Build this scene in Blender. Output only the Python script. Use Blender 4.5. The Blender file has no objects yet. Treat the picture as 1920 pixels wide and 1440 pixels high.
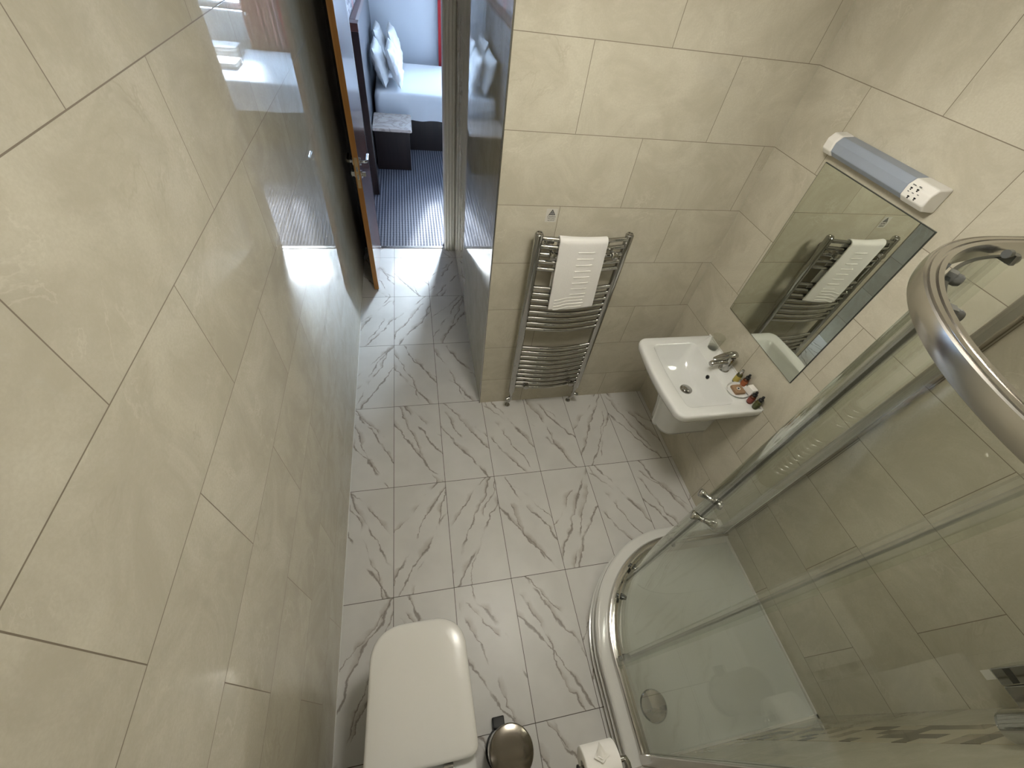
import bpy, bmesh, math, random
from mathutils import Vector, Matrix, noise

random.seed(7)
S = bpy.context.scene
COL = S.collection

# ------------------------------------------------------------------ camera
cam_data = bpy.data.cameras.new('camera')
cam_data.sensor_fit = 'HORIZONTAL'
cam_data.sensor_width = 36.0
cam_data.lens = 765.53 / 1920 * 36.0
cam_data.clip_start = 0.01
cam = bpy.data.objects.new('camera', cam_data)
COL.objects.link(cam)
ROT = (Matrix.Rotation(-0.3129, 4, 'Z') @ Matrix.Rotation(0.7161, 4, 'X') @ Matrix.Rotation(0.1746, 4, 'Z'))
cam.matrix_world = Matrix.Translation((0.4793, -1.7571, 2.3063)) @ ROT
S.camera = cam

# ------------------------------------------------------------------ world, sun, exposure
SKY_STRENGTH = 50.0
SUN_STRENGTH = 30.0
LAMP_STRENGTH = 45.5
world = bpy.data.worlds.new('world')
S.world = world
world.use_nodes = True
wn = world.node_tree
wn.nodes['Background'].inputs['Color'].default_value = (0.50, 0.70, 1.0, 1)
wn.nodes['Background'].inputs['Strength'].default_value = SKY_STRENGTH

sun_data = bpy.data.lights.new('sun', 'SUN')
sun_data.energy = SUN_STRENGTH
sun_data.angle = math.radians(1.8)
sun_data.color = (0.93, 0.97, 1.0)
sun = bpy.data.objects.new('sun', sun_data)
COL.objects.link(sun)
sun.location = (3.5, 9.0, 4.0)
sun.rotation_euler = Vector((-0.27, -1.0, -0.485)).to_track_quat('-Z', 'Y').to_euler()

# second, wider sun lamp added to softly brighten the corridor floor and carpet
fill_data = bpy.data.lights.new('sun_fill', 'SUN')
fill_data.energy = 52.0
fill_data.angle = math.radians(13.0)
fill_data.color = (0.78, 0.89, 1.0)
fill_sun = bpy.data.objects.new('sun_fill', fill_data)
COL.objects.link(fill_sun)
fill_sun.location = (3.9, 9.0, 4.0)
fill_sun.rotation_euler = sun.rotation_euler

portal_data = bpy.data.lights.new('window_portal', 'AREA')
portal_data.shape = 'RECTANGLE'
portal_data.size, portal_data.size_y = 1.5, 1.35
portal_data.cycles.is_portal = True
portal = bpy.data.objects.new('window_portal', portal_data)
COL.objects.link(portal)
portal.location = (2.17, 6.22, 1.67)
portal.rotation_euler = (math.radians(-90), 0, 0)

S.cycles.sample_clamp_indirect = 30.0
S.view_settings.view_transform = 'Standard'
S.view_settings.look = 'None'
S.view_settings.exposure = 0.0
S.view_settings.gamma = 1.0
S.view_settings.use_curve_mapping = False

# ------------------------------------------------------------------ node helpers
class NT:
    def __init__(self, name):
        self.m = bpy.data.materials.new(name)
        self.m.use_nodes = True
        self.t = self.m.node_tree
        self.b = self.t.nodes['Principled BSDF']
    def n(self, typ, props=None, **ins):
        nd = self.t.nodes.new(typ)
        for k, v in (props or {}).items():
            setattr(nd, k, v)
        for k, v in ins.items():
            k2 = int(k[1:]) if k[0] == 'i' and k[1:].isdigit() else k.replace('_', ' ')
            self.put(nd.inputs[k2], v)
        return nd
    def put(self, sock, v):
        if isinstance(v, bpy.types.NodeSocket):
            self.t.links.new(v, sock)
        else:
            if sock.type == 'RGBA' and len(v) == 3:
                v = (*v, 1)
            sock.default_value = v
    def math(self, op, a, b=0.0, c=0.0, clamp=False):
        nd = self.n('ShaderNodeMath', {'operation': op, 'use_clamp': clamp}, i0=a, i1=b, i2=c)
        return nd.outputs[0]
    def sep(self, v):
        return self.n('ShaderNodeSeparateXYZ', i0=v).outputs
    def comb(self, x, y, z):
        return self.n('ShaderNodeCombineXYZ', i0=x, i1=y, i2=z).outputs[0]
    def noise(self, vec, scale, detail=2.0, rough=0.5, dist=0.0, w=None):
        nd = self.n('ShaderNodeTexNoise', {'noise_dimensions': '4D' if w is not None else '3D'},
                    Vector=vec, Scale=scale, Detail=detail, Roughness=rough, Distortion=dist)
        if w is not None:
            self.put(nd.inputs['W'], w)
        return nd.outputs['Fac']
    def ramp(self, fac, lo, hi, a=0.0, b=1.0):
        nd = self.n('ShaderNodeMapRange', {'interpolation_type': 'SMOOTHSTEP'}, Value=fac)
        nd.inputs['From Min'].default_value = lo
        nd.inputs['From Max'].default_value = hi
        nd.inputs['To Min'].default_value = a
        nd.inputs['To Max'].default_value = b
        return nd.outputs[0]
    def mix(self, fac, a, b):
        nd = self.n('ShaderNodeMix', {'data_type': 'RGBA'})
        self.put(nd.inputs['Factor'], fac)
        self.put(nd.inputs[6], a)
        self.put(nd.inputs[7], b)
        return nd.outputs[2]
    def bump(self, h, strength=0.2, dist=0.01):
        nd = self.n('ShaderNodeBump', Height=h, Strength=strength, Distance=dist)
        self.put(self.b.inputs['Normal'], nd.outputs[0])
        return nd
    def set(self, **kw):
        for k, v in kw.items():
            self.put(self.b.inputs[k.replace('_', ' ')], v)
        return self
    def pos(self):
        return self.n('ShaderNodeNewGeometry').outputs['Position']
    def obj(self):
        return self.n('ShaderNodeTexCoord').outputs['Object']

def simple(name, col, rough=0.5, metal=0.0, spec=None, bump=None, vary=None, coat=None, sheen=None):
    t = NT(name)
    t.set(Base_Color=col, Roughness=rough, Metallic=metal)
    if spec is not None:
        t.set(Specular_IOR_Level=spec)
    if coat:
        t.set(Coat_Weight=coat, Coat_Roughness=0.04)
    if sheen:
        t.set(Sheen_Weight=sheen)
    p = t.obj()
    if vary:
        f = t.ramp(t.noise(p, vary[0], 3.0), 0.35, 0.65)
        c2 = tuple(min(1, c * vary[1]) for c in col)
        t.set(Base_Color=t.mix(f, col, c2))
    if bump:
        t.bump(t.noise(p, bump[0], 4.0, 0.6), bump[1], bump[2])
    return t.m

# ------------------------------------------------------------------ materials
def wall_tile(name, axis, u0, h0):
    t = NT(name)
    P = t.pos()
    s = t.sep(P)
    u = t.math('ADD', s[axis], -u0 + 6.0)
    v = t.math('ADD', s[2], -h0 + 0.6)
    uv = t.comb(u, v, 0.0)
    br = t.n('ShaderNodeTexBrick', {'offset': 0.5, 'offset_frequency': 2}, Vector=uv, Scale=1.0,
             Mortar_Size=0.0013, Mortar_Smooth=0.15, Bias=0.0, Brick_Width=0.6, Row_Height=0.3)
    br.inputs['Color1'].default_value = (0, 0, 0, 1)
    br.inputs['Color2'].default_value = (1, 1, 1, 1)
    br.inputs['Mortar'].default_value = (0.5, 0.5, 0.5, 1)
    rnd = t.sep(br.outputs['Color'])[0]
    w = t.math('MULTIPLY', rnd, 9.0)
    big = t.ramp(t.noise(uv, 4.2, 8.0, 0.70, 0.9, w), 0.34, 0.66)
    base = t.mix(big, (0.592, 0.556, 0.457), (0.485, 0.450, 0.360))
    # thin pale veins and darker feathered streaks
    skew = t.comb(t.math('ADD', t.math('MULTIPLY', u, 1.3), t.math('MULTIPLY', v, 1.6)),
                  t.math('ADD', t.math('MULTIPLY', u, -2.2), t.math('MULTIPLY', v, 1.9)), 0.0)
    n1 = t.noise(skew, 1.5, 6.0, 0.62, 0.9, w)
    vein = t.ramp(t.math('ABSOLUTE', t.math('SUBTRACT', n1, 0.52)), 0.0, 0.014, 1.0, 0.0)
    vmask = t.ramp(t.noise(uv, 4.5, 2.0, 0.5, 0.0, w), 0.50, 0.66)
    base = t.mix(t.math('MULTIPLY', t.math('MULTIPLY', vein, vmask), 0.35), base, (0.70, 0.66, 0.56))
    n2 = t.noise(skew, 1.1, 5.0, 0.6, 1.2, t.math('ADD', w, 17.0))
    dark = t.ramp(t.math('ABSOLUTE', t.math('SUBTRACT', n2, 0.47)), 0.0, 0.012, 1.0, 0.0)
    dmask = t.ramp(t.noise(uv, 3.0, 2.0, 0.5, 0.0, t.math('ADD', w, 4.0)), 0.52, 0.68)
    base = t.mix(t.math('MULTIPLY', t.math('MULTIPLY', dark, dmask), 0.30), base, (0.36, 0.31, 0.23))
    fine = t.noise(uv, 160.0, 3.0, 0.6)
    base = t.mix(t.ramp(fine, 0.3, 0.7, 0.0, 0.34), base, (0.47, 0.43, 0.33))
    col = t.mix(br.outputs['Fac'], base, (0.20, 0.165, 0.12))
    t.set(Base_Color=col, Roughness=t.math('ADD', 0.02, t.math('MULTIPLY', br.outputs['Fac'], 0.6)), IOR=1.5)
    relief = t.noise(uv, 14.0, 5.0, 0.65, 0.5, w)
    h = t.math('SUBTRACT', t.math('MULTIPLY', relief, 0.05), t.math('MULTIPLY', br.outputs['Fac'], 0.9))
    t.bump(h, 0.03, 0.001)
    return t.m

def floor_marble(name):
    t = NT(name)
    s = t.sep(t.pos())
    tw, tl = 0.3017, 0.6017
    fx = t.math('DIVIDE', t.math('SUBTRACT', s[0], 0.2446 - 10 * 0.3017), tw)
    fy = t.math('DIVIDE', t.math('SUBTRACT', s[1], 0.0172 - 10 * 0.6017), tl)
    i, j = t.math('FLOOR', fx), t.math('FLOOR', fy)
    lx = t.math('MULTIPLY', t.math('SUBTRACT', t.math('SUBTRACT', fx, i), 0.5), tw)
    ly = t.math('MULTIPLY', t.math('SUBTRACT', t.math('SUBTRACT', fy, j), 0.5), tl)
    wn_ = t.n('ShaderNodeTexWhiteNoise', {'noise_dimensions': '3D'}, Vector=t.comb(i, j, 3.7))
    r = wn_.outputs['Value']
    r3 = t.sep(wn_.outputs['Color'])
    sgn = t.math('SUBTRACT', t.math('MULTIPLY', t.math('GREATER_THAN', r, 0.42), 2.0), 1.0)
    fx2 = t.math('MULTIPLY', lx, sgn)
    a = t.math('ADD', t.math('MULTIPLY', fx2, 0.86), t.math('MULTIPLY', ly, 0.51))     # across the veins
    b = t.math('ADD', t.math('MULTIPLY', fx2, 0.51), t.math('MULTIPLY', ly, -0.86))    # along the veins
    off = t.math('MULTIPLY', r3[1], 40.0)
    cloud = t.ramp(t.noise(t.comb(lx, ly, off), 5.0, 3.0), 0.3, 0.7)
    base = t.mix(cloud, (0.635, 0.622, 0.60), (0.70, 0.687, 0.665))
    fine = t.math('MULTIPLY', t.math('SUBTRACT', t.noise(t.comb(t.math('MULTIPLY', a, 20.0), t.math('MULTIPLY', b, 16.0), off), 1.0, 6.0, 0.68), 0.5), 0.040)
    for k, (c0, amp, wd, tilt, dens) in enumerate(((-0.080, 0.10, 0.0085, 0.05, 0.36), (-0.035, 0.12, 0.0050, -0.16, 0.40), (0.050, 0.11, 0.0080, -0.02, 0.37), (0.100, 0.09, 0.0042, 0.18, 0.43))):
        seed = t.math('ADD', off, 11.3 * k)
        shift = t.math('MULTIPLY', t.math('SUBTRACT', r3[(k + 1) % 3], 0.5), 0.07)
        wave = t.math('MULTIPLY', t.math('SUBTRACT', t.noise(t.comb(t.math('MULTIPLY', b, 4.2), seed, 0.0), 1.0, 3.0, 0.55), 0.5), amp)
        ctr = t.math('ADD', t.math('ADD', shift, c0), t.math('ADD', t.math('ADD', wave, fine), t.math('MULTIPLY', b, tilt)))
        sd = t.math('SUBTRACT', a, ctr)
        inten = t.ramp(t.noise(t.comb(t.math('MULTIPLY', b, 5.5), seed, 4.0), 1.0, 2.0), dens, dens + 0.12)
        wid = t.math('MULTIPLY', t.ramp(t.noise(t.comb(t.math('MULTIPLY', b, 16.0), seed, 8.0), 1.0, 2.0), 0.3, 0.7, 0.14, 1.35), wd)
        line = t.math('SUBTRACT', 1.0, t.math('DIVIDE', t.math('ABSOLUTE', sd), wid), 0.0, True)
        line = t.ramp(line, 0.0, 0.7)
        fillw = t.ramp(t.noise(t.comb(t.math('MULTIPLY', b, 7.0), seed, 15.0), 1.0, 2.0), 0.40, 0.68, 0.004, 0.036)
        fill = t.math('MULTIPLY', t.math('GREATER_THAN', sd, 0.0), t.math('SUBTRACT', 1.0, t.math('DIVIDE', sd, fillw), 0.0, True))
        base = t.mix(t.math('MULTIPLY', t.math('MULTIPLY', fill, inten), 0.68), base, (0.38, 0.335, 0.295))
        base = t.mix(t.math('MULTIPLY', t.math('MULTIPLY', line, inten), 0.74), base, (0.225, 0.19, 0.165))
    ex = t.math('SUBTRACT', tw / 2, t.math('ABSOLUTE', lx))
    ey = t.math('SUBTRACT', tl / 2, t.math('ABSOLUTE', ly))
    g = t.ramp(t.math('MINIMUM', ex, ey), 0.0009, 0.0019, 1.0, 0.0)
    t.set(Base_Color=t.mix(g, base, (0.085, 0.072, 0.058)), Roughness=t.math('ADD', 0.36, t.math('MULTIPLY', g, 0.4)), IOR=1.5, Specular_IOR_Level=0.42)
    t.bump(t.math('MULTIPLY', g, -1.0), 0.3, 0.001)
    return t.m

def carpet_mat():
    t = NT('carpet')
    P = t.pos()
    s = t.sep(P)
    rib = t.math('SINE', t.math('MULTIPLY', s[0], 2 * math.pi / 0.030))
    dash = t.math('SINE', t.math('MULTIPLY', s[1], 2 * math.pi / 0.045))
    f = t.math('ADD', t.math('MULTIPLY', rib, 0.4), t.math('MULTIPLY', dash, 0.07))
    f = t.math('ADD', f, t.math('SUBTRACT', t.noise(P, 90.0, 3.0), 0.5))
    col = t.mix(t.ramp(f, -0.5, 0.5), (0.045, 0.048, 0.063), (0.19, 0.19, 0.215))
    t.set(Base_Color=col, Roughness=0.95, Specular_IOR_Level=0.1)
    t.bump(t.math('ADD', rib, t.noise(P, 400.0, 2.0)), 0.5, 0.003)
    return t.m

def wood_mat(name, c1, c2, rough=0.35, axis=2, coat=0.0):
    t = NT(name)
    s = t.sep(t.obj())
    k = [26.0, 26.0, 26.0]
    k[axis] = 1.6
    v = t.comb(t.math('MULTIPLY', s[0], k[0]), t.math('MULTIPLY', s[1], k[1]), t.math('MULTIPLY', s[2], k[2]))
    t.set(Base_Color=t.mix(t.ramp(t.noise(v, 1.0, 4.0, 0.6, 0.4), 0.3, 0.7), c1, c2), Roughness=rough, Coat_Weight=coat)
    return t.m

def glass_mat(name, tint=(0.955, 0.97, 0.955), gloss_rough=0.0, milky=0.0):
    m = bpy.data.materials.new(name)
    m.use_nodes = True
    t = m.node_tree
    t.nodes.clear()
    out = t.nodes.new('ShaderNodeOutputMaterial')
    tr = t.nodes.new('ShaderNodeBsdfTransparent')
    tr.inputs[0].default_value = (*tint, 1)
    gl = t.nodes.new('ShaderNodeBsdfGlossy')
    gl.inputs['Roughness'].default_value = gloss_rough
    gl.inputs['Color'].default_value = (0.9, 0.93, 0.9, 1)
    lw = t.nodes.new('ShaderNodeLayerWeight')
    lw.inputs['Blend'].default_value = 0.5
    pw = t.nodes.new('ShaderNodeMath'); pw.operation = 'POWER'; pw.inputs[1].default_value = 5.0
    fr = t.nodes.new('ShaderNodeMath'); fr.operation = 'MULTIPLY_ADD'
    fr.inputs[1].default_value = 0.95; fr.inputs[2].default_value = 0.04
    t.links.new(lw.outputs['Facing'], pw.inputs[0])
    t.links.new(pw.outputs[0], fr.inputs[0])
    mx = t.nodes.new('ShaderNodeMixShader')
    t.links.new(fr.outputs[0], mx.inputs[0])
    t.links.new(tr.outputs[0], mx.inputs[1])
    t.links.new(gl.outputs[0], mx.inputs[2])
    if milky:
        df = t.nodes.new('ShaderNodeBsdfDiffuse')
        df.inputs[0].default_value = (0.62, 0.62, 0.59, 1)
        m2 = t.nodes.new('ShaderNodeMixShader')
        m2.inputs[0].default_value = milky
        t.links.new(mx.outputs[0], m2.inputs[1])
        t.links.new(df.outputs[0], m2.inputs[2])
        mx = m2
    t.links.new(mx.outputs[0], out.inputs[0])
    return m

def emit_mat(name, col, strength):
    t = NT(name)
    t.set(Base_Color=(0.8, 0.8, 0.8), Emission_Color=col, Emission_Strength=strength)
    return t.m

def mosaic_mat():
    t = NT('mosaic_border')
    s = t.sep(t.pos())
    u, v = t.math('DIVIDE', s[0], 0.05), t.math('DIVIDE', s[2], 0.05)
    iu, iv = t.math('FLOOR', u), t.math('FLOOR', v)
    rnd = t.n('ShaderNodeTexWhiteNoise', {'noise_dimensions': '2D'}, Vector=t.comb(iu, iv, 0.0)).outputs['Value']
    col = t.mix(t.math('GREATER_THAN', rnd, 0.58), (0.50, 0.45, 0.34), (0.075, 0.054, 0.030))
    col = t.mix(t.math('GREATER_THAN', rnd, 0.84), col, (0.33, 0.28, 0.20))
    t.set(Base_Color=col, Roughness=0.15)
    return t.m

def wallpaper_mat():
    t = NT('floral_wallpaper')
    P = t.pos()
    n1 = t.noise(P, 9.0, 4.0, 0.65, 1.6)
    pat = t.ramp(t.math('ABSOLUTE', t.math('SUBTRACT', n1, 0.5)), 0.03, 0.07)
    col = t.mix(pat, (0.10, 0.085, 0.10), (0.50, 0.44, 0.46))
    red = t.math('GREATER_THAN', t.math('SINE', t.math('MULTIPLY', t.sep(P)[1], 7.0)), 0.80)
    col = t.mix(t.math('MULTIPLY', red, 0.8), col, (0.38, 0.13, 0.13))
    t.set(Base_Color=col, Roughness=0.7)
    return t.m

def marble_top_mat():
    t = NT('marble_top')
    p = t.obj()
    n = t.noise(p, 5.0, 5.0, 0.6, 1.2)
    col = t.mix(t.ramp(t.math('ABSOLUTE', t.math('SUBTRACT', n, 0.5)), 0.0, 0.05), (0.40, 0.33, 0.29), (0.56, 0.48, 0.43))
    t.set(Base_Color=col, Roughness=0.2)
    return t.m

def cloth_mat(name, col, scale=60.0, strength=0.35, crease=None):
    t = NT(name)
    p = t.obj()
    h = t.noise(p, scale, 4.0, 0.7)
    if crease:
        h = t.math('ADD', t.math('MULTIPLY', h, 0.3), t.noise(p, crease, 3.0, 0.6, 0.8))
    t.set(Base_Color=col, Roughness=0.9, Specular_IOR_Level=0.15, Sheen_Weight=0.2)
    t.bump(h, strength, 0.004)
    return t.m

M = dict(
    wall_left=wall_tile('tile_wall_left', 1, -1.285, 0.2476),
    wall_back=wall_tile('tile_wall_back', 0, 0.5289, 0.2417),
    wall_right=wall_tile('tile_wall_right', 1, -0.2816, 0.2417),
    wall_front=wall_tile('tile_wall_front', 0, 0.28, 0.2417),
    wall_corr=wall_tile('tile_wall_corridor', 1, 0.18, 0.2417),
    floor=floor_marble('tile_floor_marble'),
    carpet=carpet_mat(),
    ceil=simple('ceiling_paint', (0.78, 0.77, 0.74), 0.8),
    plaster=simple('bedroom_plaster', (0.62, 0.65, 0.70), 0.85, bump=(200.0, 0.1, 0.002)),
    chrome=simple('chrome', (0.46, 0.455, 0.44), 0.045, 1.0),
    chrome_dark=simple('dull_chrome', (0.42, 0.41, 0.39), 0.12, 1.0),  # slightly darker and rougher than the plain chrome
    satin=simple('polished_aluminium', (0.62, 0.60, 0.57), 0.16, 1.0),
    glass_edge=simple('glass_edge_green', (0.012, 0.018, 0.015), 0.1),
    rail=simple('satin_aluminium', (0.55, 0.53, 0.50), 0.20, 1.0),
    steel=simple('brushed_steel', (0.24, 0.215, 0.18), 0.16, 1.0),
    mirror=simple('mirror_silvering', (0.74, 0.77, 0.70), 0.0, 1.0),
    mirror_edge=simple('mirror_edge', (0.03, 0.035, 0.03), 0.3),
    ceramic=simple('white_ceramic', (0.74, 0.745, 0.73), 0.10, coat=0.4),
    acrylic=simple('white_acrylic', (0.72, 0.715, 0.69), 0.12),
    tray=simple('shower_tray_white', (0.66, 0.68, 0.65), 0.28),
    skirt=simple('riser_grey', (0.50, 0.48, 0.45), 0.35),
    plastic=simple('white_plastic', (0.80, 0.78, 0.74), 0.35),
    seat_plastic=simple('toilet_seat_plastic', (0.77, 0.755, 0.715), 0.22),
    diffuser=simple('grey_blue_diffuser', (0.30, 0.34, 0.41), 0.35),
    black=simple('black_plastic', (0.012, 0.012, 0.012), 0.3),
    gap=simple('dark_gap', (0.006, 0.006, 0.006), 0.8),
    roller=simple('roller_grey', (0.16, 0.165, 0.16), 0.25, 0.6),
    seal=simple('clear_seal', (0.52, 0.53, 0.50), 0.25),
    silicone=simple('white_silicone', (0.74, 0.73, 0.70), 0.4),
    towel=cloth_mat('white_terry', (0.82, 0.80, 0.77), 380.0, 0.5),
    paper=simple('tissue_paper', (0.86, 0.84, 0.80), 0.9, bump=(60.0, 0.15, 0.002)),
    glass=glass_mat('shower_glass', (0.962, 0.972, 0.955)),
    clear_seal=glass_mat('clear_seal_strip', (0.965, 0.965, 0.955), 0.12, 0.07),
    clear=glass_mat('clear_plastic', (0.95, 0.95, 0.93), 0.25),
    pane=glass_mat('window_glass', (0.97, 0.98, 0.98)),
    kraft=simple('kraft_paper', (0.30, 0.19, 0.11), 0.8, bump=(90.0, 0.2, 0.001)),
    print_black=simple('printed_black', (0.02, 0.02, 0.02), 0.5),
    print_grey=simple('printed_grey', (0.18, 0.18, 0.18), 0.5),
    sticker=simple('sticker_clear_grey', (0.56, 0.54, 0.49), 0.3),
    door_face=wood_mat('door_veneer', (0.085, 0.036, 0.026), (0.13, 0.058, 0.042), 0.18, 2),
    door_edge=wood_mat('door_lipping', (0.36, 0.155, 0.03), (0.44, 0.21, 0.05), 0.4, 2),
    dark_wood=wood_mat('dark_wood', (0.010, 0.006, 0.006), (0.018, 0.010, 0.009), 0.3, 2),
    red_wood=wood_mat('reddish_dark_wood', (0.07, 0.025, 0.02), (0.11, 0.045, 0.035), 0.3, 1),
    cream=simple('cream_gloss_paint', (0.84, 0.81, 0.74), 0.4),
    white_paint=simple('white_gloss_paint', (0.80, 0.80, 0.79), 0.3),
    leather=simple('grey_leatherette', (0.12, 0.125, 0.14), 0.4, bump=(120.0, 0.1, 0.001)),
    linen=cloth_mat('white_linen', (0.80, 0.82, 0.85), 40.0, 0.12, 5.0),
    pillowcase=cloth_mat('white_pillowcase', (0.84, 0.85, 0.86), 60.0, 0.35, 7.0),
    curtain=cloth_mat('dusty_pink_curtain', (0.50, 0.23, 0.19), 150.0, 0.2),
    red=simple('dark_red_cloth', (0.34, 0.010, 0.014), 0.8),
    wallpaper=wallpaper_mat(),
    marble_top=marble_top_mat(),
    mosaic=mosaic_mat(),
    brass=simple('lock_brass', (0.55, 0.42, 0.24), 0.3, 1.0),
    lamp=emit_mat('lamp_diffuser', (1.0, 0.965, 0.875), LAMP_STRENGTH),
)
def bottle_mat(name, col):
    t = NT(name)
    t.set(Base_Color=col, Roughness=0.08, Coat_Weight=0.5)
    return t.m
M['amber'] = bottle_mat('amber_glass', (0.10, 0.025, 0.008))
M['olive'] = bottle_mat('olive_liquid', (0.06, 0.055, 0.012))
M['lab_yellow'] = simple('yellow_label', (0.45, 0.36, 0.08), 0.6)
M['lab_orange'] = simple('orange_label', (0.36, 0.11, 0.04), 0.6)
M['lab_red'] = simple('red_label', (0.24, 0.055, 0.04), 0.6)
M['lab_green'] = simple('green_label', (0.06, 0.065, 0.02), 0.6)

# ------------------------------------------------------------------ mesh helpers
def root_of(parent):
    v = Vector((0, 0, 0))
    while parent is not None:
        v += parent.location
        parent = parent.parent
    return v

def obj(name, bm, mat, parent=None, smooth=True, bevel=0.0, auto=35.0, subsurf=0, seg=2):
    """links the bmesh (world coordinates) as one mesh object"""
    bmesh.ops.recalc_face_normals(bm, faces=bm.faces)
    base = root_of(parent)
    if parent is None:
        xs = [v.co for v in bm.verts]
        cx = sum(c.x for c in xs) / len(xs); cy = sum(c.y for c in xs) / len(xs)
        base = Vector((cx, cy, min(c.z for c in xs)))
    bmesh.ops.translate(bm, verts=bm.verts, vec=-base)
    if smooth:
        for f in bm.faces:
            f.smooth = True
        ca = math.cos(math.radians(auto))
        for e in bm.edges:
            if len(e.link_faces) == 2:
                e.smooth = e.link_faces[0].normal.dot(e.link_faces[1].normal) > ca
            else:
                e.smooth = False
    me = bpy.data.meshes.new(name)
    bm.to_mesh(me)
    bm.free()
    mats = mat if isinstance(mat, (list, tuple)) else [mat]
    for m in mats:
        me.materials.append(m)
    o = bpy.data.objects.new(name, me)
    COL.objects.link(o)
    if parent is None:
        o.location = base
    else:
        o.parent = parent
        o.location = (0, 0, 0)
    if bevel:
        b = o.modifiers.new('bevel', 'BEVEL')
        b.width = bevel; b.segments = seg; b.limit_method = 'ANGLE'; b.angle_limit = math.radians(40)
    if subsurf:
        s = o.modifiers.new('subsurf', 'SUBSURF')
        s.levels = s.render_levels = subsurf
    return o

def tag(o, label=None, cat=None, group=None, kind=None):
    if label: o['label'] = label
    if cat: o['category'] = cat
    if group: o['group'] = group
    if kind: o['kind'] = kind
    return o

def thing(name, label, cat, loc, group=None):
    o = bpy.data.objects.new(name, None)
    o.empty_display_size = 0.05
    COL.objects.link(o)
    o.location = loc
    return tag(o, label, cat, group)

def struct(name, bm, mat, parent=None, label=None, cat=None, **kw):
    o = obj(name, bm, mat, parent, **kw)
    if parent is None:
        tag(o, label, cat, None, 'structure')
    return o

def B():
    return bmesh.new()

def box(bm, x0, x1, y0, y1, z0, z1, rot=None, piv=None):
    vs = [bm.verts.new((x, y, z)) for x in (x0, x1) for y in (y0, y1) for z in (z0, z1)]
    for f in ((0, 1, 3, 2), (4, 6, 7, 5), (0, 4, 5, 1), (2, 3, 7, 6), (0, 2, 6, 4), (1, 5, 7, 3)):
        bm.faces.new([vs[k] for k in f])
    if rot is not None:
        bmesh.ops.rotate(bm, verts=vs, cent=piv or Vector(((x0 + x1) / 2, (y0 + y1) / 2, (z0 + z1) / 2)), matrix=rot)
    return vs

def loft(bm, rings, cap0=True, cap1=True, closed=True):
    V = [[bm.verts.new(p) for p in r] for r in rings]
    n = len(V[0])
    for a, b in zip(V[:-1], V[1:]):
        for k in range(n if closed else n - 1):
            bm.faces.new((a[k], a[(k + 1) % n], b[(k + 1) % n], b[k]))
    if cap0: bm.faces.new(list(reversed(V[0])))
    if cap1: bm.faces.new(V[-1])
    return V

def circle(c, r, n, ax=(0, 0, 1), r2=None):
    ax = Vector(ax).normalized()
    t = Vector((1, 0, 0)) if abs(ax.x) < 0.9 else Vector((0, 1, 0))
    u = (t - ax * t.dot(ax)).normalized()
    w = ax.cross(u)
    c = Vector(c)
    return [c + u * (r * math.cos(2 * math.pi * k / n)) + w * ((r2 or r) * math.sin(2 * math.pi * k / n)) for k in range(n)]

def tube(bm, path, r, n=12, caps=True):
    path = [Vector(p) for p in path]
    rs = r if isinstance(r, (list, tuple)) else [r] * len(path)
    rings = []
    prev_u = None
    for k, p in enumerate(path):
        d = (path[min(k + 1, len(path) - 1)] - path[max(k - 1, 0)]).normalized()
        if prev_u is None:
            t = Vector((0, 0, 1)) if abs(d.z) < 0.9 else Vector((1, 0, 0))
            u = (t - d * t.dot(d)).normalized()
        else:
            u = (prev_u - d * prev_u.dot(d)).normalized()
        prev_u = u
        w = d.cross(u)
        rings.append([p + u * (rs[k] * math.cos(2 * math.pi * q / n)) + w * (rs[k] * math.sin(2 * math.pi * q / n)) for q in range(n)])
    loft(bm, rings, caps, caps)

def lathe(bm, c, prof, n=32, ax=(0, 0, 1), sx=1.0, sy=1.0, cap0=True, cap1=True):
    """prof: (radius, height) pairs along the axis"""
    ax = Vector(ax).normalized()
    c = Vector(c)
    rings = []
    for r, h in prof:
        rings.append(circle(c + ax * h, max(r, 1e-4) * sx, n, ax, max(r, 1e-4) * sy))
    loft(bm, rings, cap0, cap1)

def rrect(cx, cy, hx, hy, r, z, n=6, bow=None, rb=None):
    """rounded rectangle ring; bow pushes the -x side outwards in the middle"""
    r0 = min(r, hx * 0.98, hy * 0.98)
    pts = []
    for sx, sy, a0 in ((1, 1, 0), (-1, 1, 90), (-1, -1, 180), (1, -1, 270)):
        r = r0 if rb is None or sx < 0 else rb
        for k in range(n + 1):
            a = math.radians(a0 + 90 * k / n)
            pts.append(Vector((cx + sx * (hx - r) + r * math.cos(a), cy + sy * (hy - r) + r * math.sin(a), z)))
        if (sx, sy) == (-1, 1) and bow is not None:
            for k in range(1, 9):
                y = cy + (hy - r) * (1 - 2 * k / 9)
                q = (y - cy) / (hy - r)
                pts.append(Vector((cx - hx - bow * (1 - q * q), y, z)))
    return pts

def sphere(bm, c, r, sc=(1, 1, 1), u=16, v=10):
    res = bmesh.ops.create_uvsphere(bm, u_segments=u, v_segments=v, radius=r)
    bmesh.ops.scale(bm, verts=res['verts'], vec=sc)
    bmesh.ops.translate(bm, verts=res['verts'], vec=c)

def prism(bm, pts, axis, d0, d1):
    """extrude a 2d polygon along an axis (0,1,2)"""
    def mk(p, d):
        q = [p[0], p[1]]
        q.insert(axis, d)
        return Vector(q)
    loft(bm, [[mk(p, d0) for p in pts], [mk(p, d1) for p in pts]])

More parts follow.
